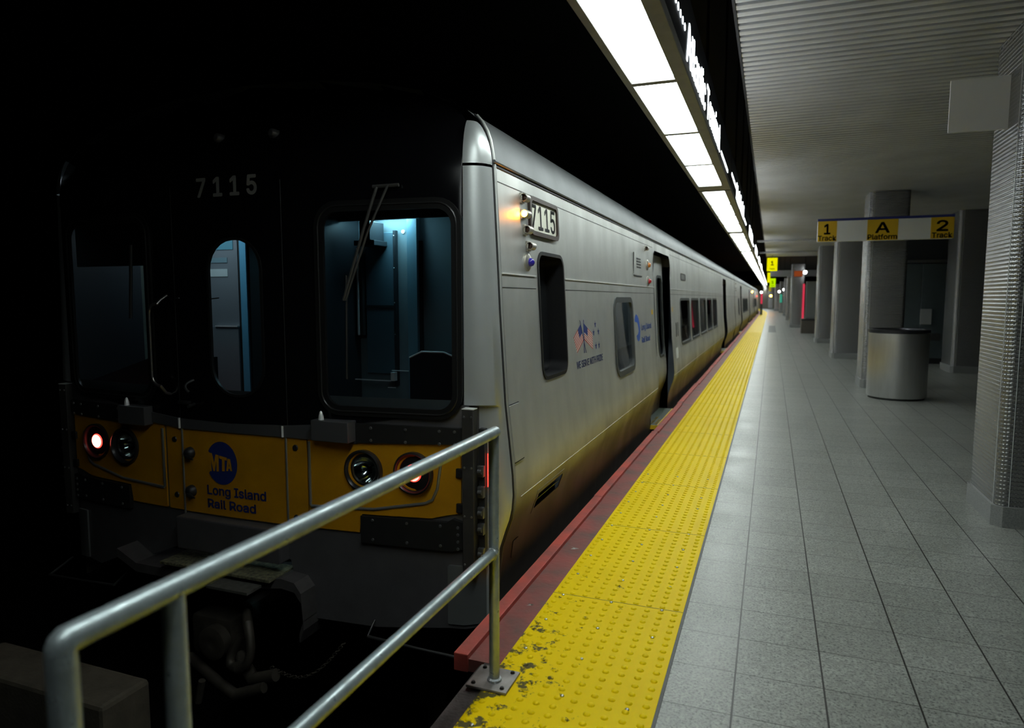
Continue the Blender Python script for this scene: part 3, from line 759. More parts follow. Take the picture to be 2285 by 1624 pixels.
# ---- silver corner posts
def post(sgn):
    n = 10
    zs = [-0.19, 0.0, 0.07, 0.2, 0.30, 0.345, 0.40, 0.47, 0.567, 0.74, 0.90, 0.91, 1.34, 1.65, 2.012]
    bm = BM(); prev = None
    for z in zs:
        x1 = xs(z); y1 = 2.994; x0, y0_ = -1.337, yf(-1.337) - 0.004
        if z < 0.905: x0 = -1.30; y0_ = yf(-1.30) + 0.012
        q = []
        for i in range(n + 1):
            t = i / n; cx, cy = x1 - 0.012, y0_ + 0.012
            x = x0 * (1 - t) ** 2 + 2 * cx * t * (1 - t) + x1 * t * t; y = y0_ * (1 - t) ** 2 + 2 * cy * t * (1 - t) + y1 * t * t
            q.append(bm.verts.new((x if sgn > 0 else 2 * XC - x, y, z)))
        if prev:
            for i in range(n): bm.faces.new((prev[i], prev[i + 1], q[i + 1], q[i]))
        prev = q
    bmesh.ops.recalc_face_normals(bm, faces=bm.faces)
    d = Vector((sgn, -1, 0))
    if sum(f.normal.dot(d) for f in bm.faces) < 0: bmesh.ops.reverse_faces(bm, faces=bm.faces)
    p = obj('corner_post', bm, silver, car, smooth=50)
    # domed cap meeting the roof shoulder
    bm = BM(); prev = None
    m_ = 9
    for k in range(m_ + 1):
        s = k / m_
        # follow the roof outline at the back edge, shrink towards the apex
        xr = -1.230 - 0.014 * s - 0.060 * s * s; zr = 2.024 + 0.200 * (1 - (1 - s) ** 1.25)
        x0, y0_ = -1.337, yf(-1.337) - 0.004 + 0.05 * s ** 2
        q = []
        for i in range(n + 1):
            t = i / n; cx, cy = xr - 0.012 * (1 - s), y0_ + 0.012
            x = x0 * (1 - t) ** 2 + 2 * cx * t * (1 - t) + xr * t * t; y = y0_ * (1 - t) ** 2 + 2 * cy * t * (1 - t) + 2.994 * t * t
            q.append(bm.verts.new((x if sgn > 0 else 2 * XC - x, y, zr)))
        if prev:
            for i in range(n): bm.faces.new((prev[i], prev[i + 1], q[i + 1], q[i]))
        prev = q
    for f in bm.faces: f.normal_update()
    if sum(f.normal.dot(d) for f in bm.faces) < 0: bmesh.ops.reverse_faces(bm, faces=bm.faces)
    obj('corner_cap', bm, silver, car, smooth=50)
    # seam gasket and the raised band behind it
    bm = BM(); pts = [(xs(z) + 0.002, 3.0, z) for z in zs[1:]] + [(-1.2405, 3.0, 2.09), (-1.250, 3.0, 2.14), (-1.266, 3.0, 2.185), (-1.290, 3.0, 2.228), (-1.32, 3.0, 2.262)]
    pts = [(x if sgn > 0 else 2 * XC - x, y, z) for x, y, z in pts]
    tube(bm, pts, 0.005, 6); obj('seam_gasket', bm, seam_m, car)
    bm = BM(); pts = [(x, y + 0.022, z) for x, y, z in pts]; tube(bm, pts, 0.009, 8); obj('edge_bead', bm, steel, car)
post(1); post(-1)

# ---- black front mask with three openings
WR = rrect(-2.045, -1.372, 0.872, 1.835, 0.085)
WL = [(2 * XC - x + 0.045, z) for x, z in reversed(WR)]
DW = rrect(-2.745, -2.405, 0.905, 1.712, 0.155)
dxs = [-1.303, -1.1, -0.76, -0.5, -0.35, 0, 0.35, 0.5, 0.76, 1.1, 1.303]
bot = [0.912, 0.852, 0.805, 0.775, 0.757, 0.755, 0.757, 0.775, 0.805, 0.852, 0.912]
outer = [(XC + a, b) for a, b in zip(dxs, bot)] + [(XC + 1.303, 2.0), (XC + 1.303, 2.21), (XC + 1.20, 2.335), (XC + 1.0, 2.41), (XC + 0.75, 2.465), (XC + 0.4, 2.51), (XC, 2.525),
         (XC - 0.4, 2.51), (XC - 0.75, 2.465), (XC - 1.0, 2.41), (XC - 1.20, 2.335), (XC - 1.303, 2.21), (XC - 1.303, 2.0)]
bm = BM(); sheet(bm, outer, [WR, WL, DW], lambda u, v: fm(0.012)(u, v), us=US, vs=[2.0, 2.1, 2.2, 2.3, 2.4], face_dir=(0, -1, 0))
mask = obj('front_mask', bm, maskm, car, smooth=40)
bm = BM(); prev = None
for x, z in outer[11:-1]:
    p = fm(0.012)(x, z); q = [bm.verts.new(p), bm.verts.new((x, 3.0, z + 0.006))]
    if prev: bm.faces.new((prev[0], prev[1], q[1], q[0]))
    prev = q
obj('brow', bm, maskm, car, smooth=40)
def fwin(poly, poly2, name, rim, lift, dep, gm):
    bm = BM(); ring(bm, poly2, poly, fm(0.012), lift, dep); f = obj(name, bm, rim, car, smooth=35)
    bm = BM(); sheet(bm, poly, [], lambda u, v: fm(0.012 - dep)(u, v), us=US, face_dir=(0, -1, 0)); obj('pane', bm, gm, f, smooth=30)
    return f
gask = mat('window_gasket', (0.010, 0.010, 0.010), 0.38, spec=0.3)
for sg in (1, -1):
    a = rrect(-2.035, -1.385, 0.885, 1.822, 0.075); b = rrect(-2.085, -1.338, 0.838, 1.873, 0.12)
    c = rrect(-2.062, -1.360, 0.860, 1.849, 0.098)
    if sg < 0: a, b, c = [[(2 * XC - x + 0.045, z) for x, z in p] for p in (a, b, c)]
    f = fwin(a, b, 'windshield', gask, 0.012, 0.004, glass_w)
    bm = BM(); P = [fm(0.012)(u, v, 0.013) for u, v in c]; P.append(P[0]); tube(bm, P, 0.0045, 6, False); obj('gasket_bead', bm, mat('gasket_sheen', (0.016, 0.016, 0.016), 0.3), f)
fwin(rrect(-2.738, -2.412, 0.912, 1.705, 0.15), rrect(-2.752, -2.398, 0.898, 1.719, 0.164), 'end_door_window', gask, 0.006, 0.01, glass_w)
for x in (-2.985, -2.275):
    bm = BM(); tube(bm, [fm(0.012)(x, 0.77, 0.0), fm(0.012)(x, 1.99, 0.0)], 0.0022, 6); obj('door_seam', bm, rubber, car)

bm = text_bm('7 1 1 5', 0.128, lambda u, v, o: fm(0.013)(u, v, o), 0.001, 0.0016, fit=(-2.795, -2.415, 1.929, 2.021))
obj('front_number', bm, mat('number_grey', (0.24, 0.235, 0.22), 0.6), car, smooth=0)['label'] = 'grey numerals 7115 on the black front'
for x, z in ((-2.365, 2.232), (-2.715, 2.238)):
    p = fm(0.012)(x, z); bm = BM(); lathe(bm, [(0.024, 0.03), (0.024, -0.02), (0.014, -0.032), (0.0, -0.034)], p, (0, 1, 0), 16); obj('marker_lamp', bm, mat('marker_grey', (0.09, 0.085, 0.085), 0.3), car)
# wiper
wp = BM(); a = fm(0.012)(-1.735, 1.925, 0.03); b = fm(0.012)(-1.66, 1.932, 0.03)
tube(wp, [fm(0.012)(-1.76, 1.928, 0.02), fm(0.012)(-1.63, 1.932, 0.02)], 0.009, 8)
tube(wp, [a, fm(0.012)(-1.80, 1.72, 0.045), fm(0.012)(-1.915, 1.40, 0.035)], 0.0075, 8)
tube(wp, [b + Vector((-0.02, 0, 0)), fm(0.012)(-1.775, 1.72, 0.045), fm(0.012)(-1.905, 1.40, 0.035)], 0.006, 8)
wip = obj('wiper', wp, mat('wiper_grey', (0.07, 0.068, 0.065), 0.4, 0.3), car)
bm = BM(); tube(bm, [fm(0.012)(-1.905, 1.52, 0.022), fm(0.012)(-1.915, 1.02, 0.022)], 0.006, 6); obj('blade', bm, rubber, wip)
bm = BM(); tube(bm, [fm(0.012)(-3.28, 1.70, 0.02), fm(0.012)(-3.30, 1.30, 0.03)], 0.009, 8); wl = obj('wiper', bm, rubber, car)
# grab handles
hp = BM(); F = fm(0.012)
tube(hp, [F(-3.045, 1.425, 0), F(-3.05, 1.40, 0.04)] + bend(F(-3.055, 1.38, 0.055), F(-3.11, 1.385, 0.06), F(-3.115, 1.33, 0.06)) + bend(F(-3.115, 1.00, 0.06), F(-3.112, 0.945, 0.06), F(-3.062, 0.94, 0.055)) + [F(-3.05, 0.90, 0.03), F(-3.048, 0.89, 0)], 0.0075, 10)
obj('grab_handle', hp, mat('handle_steel', (0.35, 0.33, 0.32), 0.3, 0.9), car)
hp = BM(); tube(hp, bend(F(-2.875, 0.975, 0.0), F(-2.905, 0.955, 0.07), F(-2.86, 0.915, 0.05)), 0.008, 8); obj('door_catch', hp, darkmetal, car)
hp = BM(); box(hp, -2.97, -2.90, F(-2.93, 1)[1] - 0.03, F(-2.93, 1)[1], 0.845, 0.862, 0.004); tube(hp, [F(-2.88, 0.845, 0.0), F(-2.87, 0.84, 0.05)], 0.009, 8); obj('door_latch', hp, darkmetal, car)
hp = BM(); tube(hp, [F(-2.96, 1.41, 0.02), F(-2.90, 1.412, 0.05)], 0.004, 6); tube(hp, [F(-2.74, 1.405, 0.02), F(-2.66, 1.412, 0.02)], 0.003, 6); obj('mirror_stay', hp, darkmetal, car)

# ---- lower front
def circ(cx, cz, r, n=32): return [(cx + r * math.cos(2 * PI * i / n), cz + r * math.sin(2 * PI * i / n)) for i in range(n)]
LAMPH = [(-1.846, 0.568), (-1.585, 0.572)]
G = fm(0.0)
bm = BM(); ap = [(-4.075, 0.93), (-4.075, -0.15), (-3.75, -0.19), (-3.42, -0.05), (-3.30, -0.06), (-2.99, 0.06), (-2.29, 0.06), (-2.275, 0.0), (-2.20, -0.03), (-2.175, -0.235), (-1.80, -0.235), (-1.42, -0.195), (-1.245, -0.19), (-1.245, 0.93)]
sheet(bm, ap, [circ(x if s_ > 0 else 2 * XC - x, z, 0.075) for x, z in LAMPH for s_ in (1, -1)], lambda u, v: G(u, v), us=US, face_dir=(0, -1, 0)); obj('apron', bm, apronm, car, smooth=40)
def patch(name, poly, off, m_, lab=None, par=car, holes=()):
    bm = BM(); sheet(bm, poly, list(holes), lambda u, v: fm(off)(u, v), us=US, face_dir=(0, -1, 0), thick=0)
    fs = list(bm.faces); r = bmesh.ops.extrude_face_region(bm, geom=fs)
    for v in [g for g in r['geom'] if isinstance(g, bmesh.types.BMVert)]: v.co.y += off + 0.004
    bmesh.ops.recalc_face_normals(bm, faces=bm.faces)
    o = obj(name, bm, m_, par, smooth=30)
    if lab: o['label'] = lab
    return o
def Rc(x0, x1, z0, z1): return [(x0, z0), (x1, z0), (x1, z1), (x0, z1)]
# end door lower panel
dp = patch('end_door_panel', rrect(-2.975, -2.292, 0.248, 0.705, 0.006, 2), 0.010, trainyel, 'yellow end door panel with round blue emblem')
patch('fixed_panel', rrect(-2.284, -2.168, 0.25, 0.705, 0.006, 2), 0.010, trainyel)
patch('fixed_panel', rrect(-3.098, -2.984, 0.25, 0.715, 0.006, 2), 0.010, trainyel)
for x, z in ((-2.235, 0.655), (-2.24, 0.29), (-3.04, 0.64), (-3.04, 0.33)):
    bm = BM(); lathe(bm, [(0.0, 0.006), (0.014, 0.005), (0.017, 0.0)], fm(0.010)(x, z), (0, -1, 0), 16); obj('panel_bolt', bm, darkmetal, car)
bm = BM(); tube(bm, [fm(0.012)(-2.288, 0.24), fm(0.012)(-2.288, 0.72)], 0.006, 8)
obj('door_post_strip', bm, mat('strip_grey', (0.30, 0.31, 0.31), 0.35, 0.7), car)
bm = BM(); tube(bm, [fm(0.012)(-2.980, 0.06), fm(0.012)(-2.980, 0.24), fm(0.012)(-2.978, 0.72)], 0.006, 8)
obj('door_post_strip', bm, mat('strip_grey', (0.30, 0.31, 0.31), 0.35, 0.7), car)
# band above the door panel, box on the anticlimber
patch('sill_band', [(-3.30, 0.79), (-3.30, 0.735), (-2.98, 0.708), (-2.3, 0.708), (-1.88, 0.70), (-1.88, 0.80), (-2.29, 0.768), (-2.64, 0.755), (-2.99, 0.762)], 0.020, mat('sill_grey', (0.12, 0.12, 0.125), 0.4, 0.5), par=car)
for x in (-2.30, -2.985):
    bm = BM(); tube(bm, [fm(0.022)(x, 0.708), fm(0.022)(x, 0.765)], 0.006, 8); obj('band_clip', bm, brightm, car)
def bracket(x0, x1):
    bm = BM(); yy = yf((x0 + x1) / 2); box(bm, x0, x1, yy - 0.075, yy, 0.712, 0.815, 0.004)
    b = obj('anticlimber_box', bm, mat('sill_grey', (0.12, 0.12, 0.125), 0.4, 0.5), car, smooth=20)
    bm = BM(); lathe(bm, [(0.014, 0.0), (0.012, 0.02), (0.006, 0.04), (0.0, 0.045)], (x0 + 0.045, yy - 0.05, 0.815), (0, 0, 1), 12); obj('grease_nipple', bm, brightm, b)
bracket(-2.10, -1.885); bracket(-3.40, -3.20)
EM = trainyel
def emblem():
    # round blue disc open at the left, with the three letters stepping down in size towards the right
    c = (-2.706, 0.5365); n = 64; pts = []
    for i in range(n):
        a = PI + 2 * PI * (i + 0.5) / n; x, z = c[0] + 0.1045 * math.cos(a), c[1] + 0.1165 * math.sin(a)
        if x < -2.79 and 0.484 < z < 0.589: continue
        pts.append((x, z))
    # the open side: straight cuts in to the M
    k = max(range(len(pts)), key=lambda i: (pts[i][0] - pts[i - 1][0]) ** 2 + (pts[i][1] - pts[i - 1][1]) ** 2)
    pts = pts[k:] + pts[:k]
    if pts[0][1] < pts[-1][1]: pts = pts + [(-2.788, 0.588), (-2.788, 0.485)]
    else: pts = pts + [(-2.788, 0.485), (-2.788, 0.588)]
    bm = BM(); sheet(bm, pts, [], lambda u, v: fm(0.0115)(u, v), face_dir=(0, -1, 0)); obj('emblem_disc', bm, navy, dp, smooth=0)
    M_ = [(-2.792, 0.590), (-2.770, 0.587), (-2.756, 0.535), (-2.745, 0.583), (-2.724, 0.579), (-2.726, 0.490), (-2.742, 0.490), (-2.7415, 0.548), (-2.754, 0.490), (-2.764, 0.489), (-2.778, 0.551), (-2.776, 0.488), (-2.795, 0.487)]
    T_ = [(-2.720, 0.578), (-2.669, 0.570), (-2.669, 0.554), (-2.684, 0.556), (-2.686, 0.495), (-2.704, 0.494), (-2.702, 0.559), (-2.720, 0.562)]
    A_ = [(-2.664, 0.567), (-2.646, 0.564), (-2.636, 0.500), (-2.648, 0.500), (-2.650, 0.512), (-2.660, 0.512), (-2.662, 0.499), (-2.675, 0.498)]
    for nm, P, H in (('letter_m', M_, []), ('letter_t', T_, []), ('letter_a', A_, [[(-2.658, 0.524), (-2.652, 0.524), (-2.655, 0.545)]])):
        bm = BM(); sheet(bm, P, H, lambda u, v: fm(0.0130)(u, v), face_dir=(0, -1, 0)); obj(nm, bm, trainyel, dp, smooth=0)
emblem()
bm = text_bm('Long Island', 0.07, lambda u, v, o: fm(0.0112)(u, v, o), 0.0008, 0.0022, fit=(-2.812, -2.424, 0.360, 0.408)); obj('lettering', bm, navy, dp, smooth=0)
bm = text_bm('Rail Road', 0.07, lambda u, v, o: fm(0.0112)(u, v, o), 0.0008, 0.0022, fit=(-2.812, -2.492, 0.286, 0.334)); obj('lettering', bm, navy, dp, smooth=0)
for z in (0.575, 0.365):
    bm = BM(); lathe(bm, [(0.033, 0.0), (0.030, 0.02), (0.018, 0.032), (0.0, 0.036)], fm(0.010)(-2.925, z), (0, -1, 0), 18); k = obj('latch_knob', bm, darkmetal, dp)
    bm = BM(); p = fm(0.04)(-2.925, z - 0.014); tube(bm, [p, p + Vector((0.075, -0.03, -0.004))], [0.011, 0.005], 8); obj('lever', bm, darkmetal, k)

def half(sg):
    def mx(poly): return poly if sg > 0 else [(2 * XC - x, z) for x, z in reversed(poly)]
    def X(x): return x if sg > 0 else 2 * XC - x
    side = 'platform side' if sg > 0 else 'dark side'
    yp = patch('nose_panel', mx([(-2.160, 0.25), (-1.88, 0.25), (-1.865, 0.345), (-1.5, 0.352), (-1.415, 0.375), (-1.352, 0.385), (-1.352, 0.80), (-2.160, 0.72)]), 0.010, trainyel, holes=[circ(X(x), z, 0.080) for x, z in LAMPH])
    # dark bands
    ub = patch('upper_buffer_band', mx([(-1.882, 0.705), (-1.36, 0.722), (-1.34, 0.725), (-1.34, 0.800), (-1.882, 0.802)]), 0.024, rubber)
    for x in (-1.80, -1.62, -1.45, -1.375):
        for z in (0.722, 0.783):
            bm = BM(); lathe(bm, [(0.0, 0.005), (0.007, 0.004), (0.008, 0.0)], fm(0.024)(X(x), z), (0, -1, 0), 10); obj('rivet', bm, bolt_m, ub)
    lb = patch('lower_buffer_band', mx([(-1.865, 0.205), (-1.40, 0.20), (-1.34, 0.215), (-1.34, 0.345), (-1.39, 0.36), (-1.42, 0.342), (-1.865, 0.34)]), 0.024, rubber)
    for x in (-1.80, -1.62, -1.45):
        for z in (0.225, 0.322):
            bm = BM(); lathe(bm, [(0.0, 0.005), (0.007, 0.004), (0.008, 0.0)], fm(0.024)(X(x), z), (0, -1, 0), 10); obj('rivet', bm, bolt_m, lb)
    for z in (0.215, 0.25, 0.285, 0.32):
        bm = BM(); lathe(bm, [(0.0, 0.005), (0.007, 0.004), (0.008, 0.0)], fm(0.024)(X(-1.363), z), (0, -1, 0), 10); obj('rivet', bm, bolt_m, lb)
    # moulding frame around the lamps
    bm = BM(); H = fm(0.012)
    P = [(-2.152, 0.695), (-2.152, 0.372), (-2.145, 0.362), (-1.80, 0.375), (-1.53, 0.425), (-1.492, 0.445), (-1.468, 0.50), (-1.45, 0.62)]
    tube(bm, [H(X(x), z, 0.0) for x, z in P], 0.0075, 8); obj('frame_molding', bm, mat('strip_grey', (0.30, 0.31, 0.31), 0.35, 0.7), yp)
    # headlight
    for lx, lz, lit in ((-1.846, 0.568, False), (-1.585, 0.572, True)):
        c = fm(0.010)(X(lx), lz)
        bm = BM(); lathe(bm, [(0.104, 0.0), (0.104, 0.022), (0.096, 0.026), (0.090, 0.020), (0.088, -0.002), (0.078, -0.006)], c, (0, -1, 0), 40)
        h = obj('lamp_ring', bm, mat('lamp_bezel', (0.04, 0.04, 0.042), 0.32, 0.6), yp)
        if not lit:
            bm = BM(); lathe(bm, [(0.089, -0.004), (0.075, 0.002), (0.068, 0.004), (0.064, -0.004)], c, (0, -1, 0), 40); obj('inner_bezel', bm, rubber, h)
            bm = BM(); lathe(bm, [(0.067, 0.002), (0.060, -0.022), (0.045, -0.045), (0.025, -0.060), (0.008, -0.064), (0.007, -0.035), (0.0, -0.033)], c, (0, -1, 0), 32); obj('reflector', bm, chrome, h)
            bm = BM(); lathe(bm, [(0.067, 0.003), (0.05, 0.012), (0.03, 0.017), (0.0, 0.019)], c, (0, -1, 0), 32); obj('lens_glass', bm, glass_w, h)
        else:
            bm = BM(); lathe(bm, [(0.091, -0.002), (0.055, 0.004), (0.044, 0.010), (0.042, 0.008)], c, (0, -1, 0), 40); obj('inner_bezel', bm, mat('bezel_black', (0.006, 0.006, 0.006), 0.6), h)
            bm = BM(); lathe(bm, [(0.0435, 0.009), (0.038, 0.014)], c, (0, -1, 0), 24); obj('lens_rim', bm, red_on, h)
            bm = BM(); lathe(bm, [(0.038, 0.014), (0.02, 0.018), (0.0, 0.019)], c, (0, -1, 0), 24); obj('tail_lens', bm, red_core, h)
    # vertical rubber strip, latch column
    bm = BM(); yy = 2.885; a, b = sorted((X(-1.332), X(-1.272)))
    box(bm, a, b, yy - 0.028, yy + 0.02, 0.10, 0.895, 0.004); rs = obj('rubbing_strip', bm, rubber2, car, smooth=20)
    bm = BM(); box(bm, a, b, yy - 0.028, yy + 0.02, 0.895, 0.899); obj('strip_cap', bm, brightm, rs, smooth=0)
    for z in (0.86, 0.62, 0.385, 0.15):
        for dx in (0.012, 0.048):
            bm = BM(); lathe(bm, [(0.0, 0.004), (0.005, 0.003), (0.006, 0.0)], (a + dx, yy - 0.028, z), (0, -1, 0), 8); obj('screw', bm, bolt_m, rs)
    bm = BM(); a, b = sorted((X(-1.268), X(-1.236))); box(bm, a, b, 2.905, 2.94, 0.12, 0.80, 0.003); lc = obj('hinge_column', bm, darkmetal, car, smooth=20)
    for z in (0.60, 0.50, 0.40, 0.32, 0.20):
        bm = BM(); box(bm, a, b + (0.004 if sg > 0 else -0.004) * 0, 2.885, 2.91, z - 0.028, z + 0.028, 0.004); tube(bm, [(a + 0.006, 2.882, z), (b - 0.006, 2.882, z)], 0.012, 10); obj('hinge_knuckle', bm, mat('hinge_steel', (0.18, 0.18, 0.18), 0.35, 0.8), lc, smooth=30)
    bm = BM(); a, b = sorted((X(-1.2290), X(-1.2265))); box(bm, a, b, 2.922, 2.926, 0.52, 0.68); obj('marker_light_strip', bm, red_on, car, smooth=0)
    # hatch on the apron corner
    patch('apron_hatch', mx(rrect(-1.422, -1.25, -0.17, 0.125, 0.008, 2)), 0.010, mat('hatch_grey', (0.24, 0.25, 0.25), 0.4, 0.6))
    bm = BM(); P = [(-1.80, -0.04), (-1.79, -0.075), (-1.5, -0.085), (-1.26, -0.09), (-1.245, -0.065)]; yy = 2.72
    tube(bm, [(X(-1.80), 2.82, -0.19)] + [(X(x), 2.74, z - 0.16) for x, z in P[1:-1]] + [(X(-1.245), 2.9, -0.20)], 0.006, 8); obj('uncoupling_bar', bm, mat('bar_grey', (0.12, 0.12, 0.12), 0.4, 0.8), car)
    # gasket clips beside the strip
    for z in (0.585, 0.415):
        bm = BM(); a, b = sorted((X(-1.372), X(-1.335))); box(bm, a, b, 2.872, 2.90, z - 0.022, z + 0.022, 0.004); obj('panel_clip', bm, rubber, car, smooth=20)
half(1); half(-1)

# centre step, plates
bm = BM(); box(bm, -2.985, -2.30, 2.73, 2.83, 0.055, 0.235, 0.01); obj('step_box', bm, apronm, car, smooth=20)
bm = BM(); box(bm, -3.03, -2.305, 2.655, 2.86, -0.012, 0.004, 0.003)
st = obj('step_plate', bm, mat('tread_plate', (0.34, 0.33, 0.19), 0.5, 0.5, col2=(0.10, 0.10, 0.08), scale=55, bump=0.8, bscale=70), car, smooth=0)
bm = BM(); box(bm, -2.62, -2.36, 2.56, 2.665, -0.045, -0.030, 0.002); obj('lower_plate', bm, mat('plate_grey', (0.16, 0.16, 0.14), 0.5, 0.5, noise=0.4, scale=40), car, smooth=0)
bm = BM()
P = [(-3.40, 0.01), (-3.26, -0.055), (-2.66, -0.06), (-2.27, 0.0), (-2.19, -0.01), (-2.15, -0.06), (-2.14, -0.20), (-2.165, -0.27)]
for (x0, z0), (x1, z1) in zip(P, P[1:]):
    vs = [bm.verts.new(v) for v in ((x0, 2.70, z0), (x1, 2.70, z1), (x1, 2.70, z1 - 0.05), (x0, 2.70, z0 - 0.05), (x0, 2.95, z0), (x1, 2.95, z1), (x1, 2.95, z1 - 0.05), (x0, 2.95, z0 - 0.05))]
    for q in ((0, 1, 2, 3), (4, 7, 6, 5), (0, 4, 5, 1), (3, 2, 6, 7)): bm.faces.new([vs[i] for i in q])
obj('pilot_lip', bm, mat('pilot_grey', (0.13, 0.12, 0.12), 0.5, 0.5, noise=0.3, scale=12), car, smooth=0)
# coupler
cm = mat('coupler_iron', (0.085, 0.075, 0.06), 0.5, 0.5, noise=0.5, scale=14)
bm = BM(); tube(bm, [(XC, 3.3, -0.32), (XC, 2.75, -0.32)], 0.07, 12); box(bm, XC - 0.13, XC + 0.13, 2.60, 2.75, -0.43, -0.22, 0.02)
cp = obj('coupler', bm, cm, car, smooth=30)
bm = BM(); lathe(bm, [(0.085, 0.0), (0.085, 0.05), (0.06, 0.06), (0.02, 0.05), (0.0, 0.05)], (XC + 0.05, 2.60, -0.33), (0, -1, 0), 24); obj('coupler_face', bm, cm, cp)
bm = BM(); tube(bm, [(XC + 0.18, 2.66, -0.19)] + bend((XC + 0.26, 2.58, -0.20), (XC + 0.36, 2.52, -0.38), (XC + 0.22, 2.55, -0.42)) + bend((XC + 0.22, 2.55, -0.42), (XC + 0.10, 2.55, -0.45), (XC + 0.20, 2.60, -0.28)), 0.022, 10); obj('air_hose', bm, cm, cp)
bm = BM(); tube(bm, [(XC + 0.16, 2.62, -0.40), (XC + 0.30, 2.56, -0.47), (XC + 0.44, 2.56, -0.42)], 0.03, 10); obj('air_hose', bm, cm, cp)
bm = BM(); tube(bm, [(XC - 0.15, 2.6, -0.46), (XC + 0.12, 2.52, -0.505), (XC + 0.24, 2.5, -0.53), (XC + 0.40, 2.52, -0.47)], 0.026, 10); tube(bm, [(XC + 0.03, 2.5, -0.50), (XC + 0.0, 2.5, -0.62)], 0.018, 8); obj('brake_pipe', bm, cm, cp)
bm = BM()
for k in range(26):
    t = k / 25; x = XC + 0.40 + 0.42 * t; z = -0.40 + 0.20 * t - 0.10 * math.sin(PI * t); c = Vector((x, 2.58, z))
    a = Vector((0.012, 0, 0.006)); b = Vector((0, 0.006, 0)) if k % 2 else Vector((0, 0, 0.006))
    P = [c - a, c - a * 0.5 + b, c + a * 0.5 + b, c + a, c + a * 0.5 - b, c - a * 0.5 - b, c - a]; tube(bm, P, 0.002, 5, False)
obj('safety_chain', bm, cm, cp)

# ---- side fittings of the cab car
for z, y, ln, lit in ((1.925, 3.375, lensoff, False), (1.843, 3.377, amber_on, True), (1.765, 3.40, lensoff, False), (1.683, 3.435, lensoff, False)):
    lampcup(car, y, z, ln, lit)
roundlamp(car, 3.42, 1.598, bluelens)
nb = BM(); ring(nb, rrect(3.47, 3.985, 1.748, 1.955, 0.045), rrect(3.495, 3.96, 1.772, 1.932, 0.03), sm(), 0.016, -0.004)
nbo = obj('number_box', nb, mat('number_frame', (0.035, 0.02, 0.014), 0.5), car, smooth=30)
bm = BM(); sheet(bm, rrect(3.49, 3.965, 1.767, 1.937, 0.03), [], lambda u, v: sm(0.004)(u, v), vs=[1.85], face_dir=(1, 0, 0)); obj('number_plate', bm, cream, nbo, smooth=0)
bm = text_bm('7115', 0.180, lambda u, v, o: sm(0.005)(u, v, o), 0.001, 0.0005, fit=(3.512, 3.935, 1.787, 1.915)); obj('numerals', bm, mat('number_ink', (0.03, 0.03, 0.03), 0.5), nbo, smooth=0)
# recessed cab side window
bm = BM(); ring(bm, rrect(3.585, 4.09, 0.95, 1.67, 0.085), rrect(3.605, 4.07, 0.97, 1.65, 0.065), sm(), 0.006, 0.11)
cwf = obj('cab_side_window', bm, mat('cab_window_frame', (0.008, 0.008, 0.009), 0.45, spec=0.25), car, smooth=30)
bm = BM(); sheet(bm, rrect(3.60, 4.075, 0.965, 1.655, 0.06), [], lambda u, v: sm(-0.105)(u, v), vs=PZ, face_dir=(1, 0, 0)); obj('pane', bm, mat('black_pane', (0.012, 0.013, 0.014), 0.12), cwf, smooth=30)
bm = BM(); P = [(xs(z) - 0.098, y, z) for y, z in ((3.90, 1.62), (3.90, 1.05), (3.885, 1.01), (3.64, 1.005))]; tube(bm, P, 0.006, 6); obj('sash_bead', bm, mat('sash_grey', (0.06, 0.06, 0.06), 0.4), cwf)
# lower vent on the skirt
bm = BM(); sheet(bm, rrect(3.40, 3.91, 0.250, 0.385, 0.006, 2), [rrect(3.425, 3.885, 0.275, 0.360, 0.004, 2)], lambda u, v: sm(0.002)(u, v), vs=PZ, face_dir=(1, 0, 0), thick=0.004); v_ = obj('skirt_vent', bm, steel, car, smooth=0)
bm = BM(); box(bm, -1.235, -1.225, 3.40, 3.90, 0.26, 0.38); obj('vent_well', bm, rubber, v_, smooth=0)
bm = BM(); box(bm, -1.185, -1.165, 3.43, 3.88, 0.314, 0.318); obj('vent_blade', bm, steel, v_, smooth=0)
# access cover by the corner, small plate near the foot
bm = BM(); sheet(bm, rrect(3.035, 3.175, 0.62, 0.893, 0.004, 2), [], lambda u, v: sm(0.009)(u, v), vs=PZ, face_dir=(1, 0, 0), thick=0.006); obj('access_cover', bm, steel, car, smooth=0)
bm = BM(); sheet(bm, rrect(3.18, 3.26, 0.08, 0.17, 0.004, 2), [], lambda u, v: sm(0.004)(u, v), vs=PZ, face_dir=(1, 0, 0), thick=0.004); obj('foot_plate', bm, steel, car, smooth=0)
bm = BM(); sheet(bm, rrect(3.026, 3.184, 0.610, 0.897, 0.004, 2), [], lambda u, v: sm(0.0015)(u, v), vs=PZ, face_dir=(1, 0, 0)); obj('cover_seam', bm, seam_m, car, smooth=0)
# grille
bm = BM(); sheet(bm, rrect(6.42, 6.82, 1.63, 1.835, 0.004, 2), [], lambda u, v: sm(0.005)(u, v), vs=PZ, face_dir=(1, 0, 0), thick=0.005); g = obj('speaker_grille', bm, steel, car, smooth=0)
for k in range(4):
    z = 1.70 + 0.027 * k; bm = BM(); box(bm, xs(z), xs(z) + 0.0065, 6.55, 6.77, z, z + 0.014); obj('grille_slot', bm, seam_m, g, smooth=0)
bm = BM(); box(bm, xs(1.73) + 0.0, xs(1.73) + 0.0045, 6.405, 6.422, 1.625, 1.84); box(bm, xs(1.63), xs(1.63) + 0.0045, 6.405, 6.83, 1.618, 1.632); obj('grille_shadow_gap', bm, seam_m, g, smooth=0)
lampcup(car, 7.05, 1.915, lensoff)
roundlamp(car, 7.16, 1.752, orangelens, 1.15); roundlamp(car, 7.16, 1.585, redlens, 1.15)
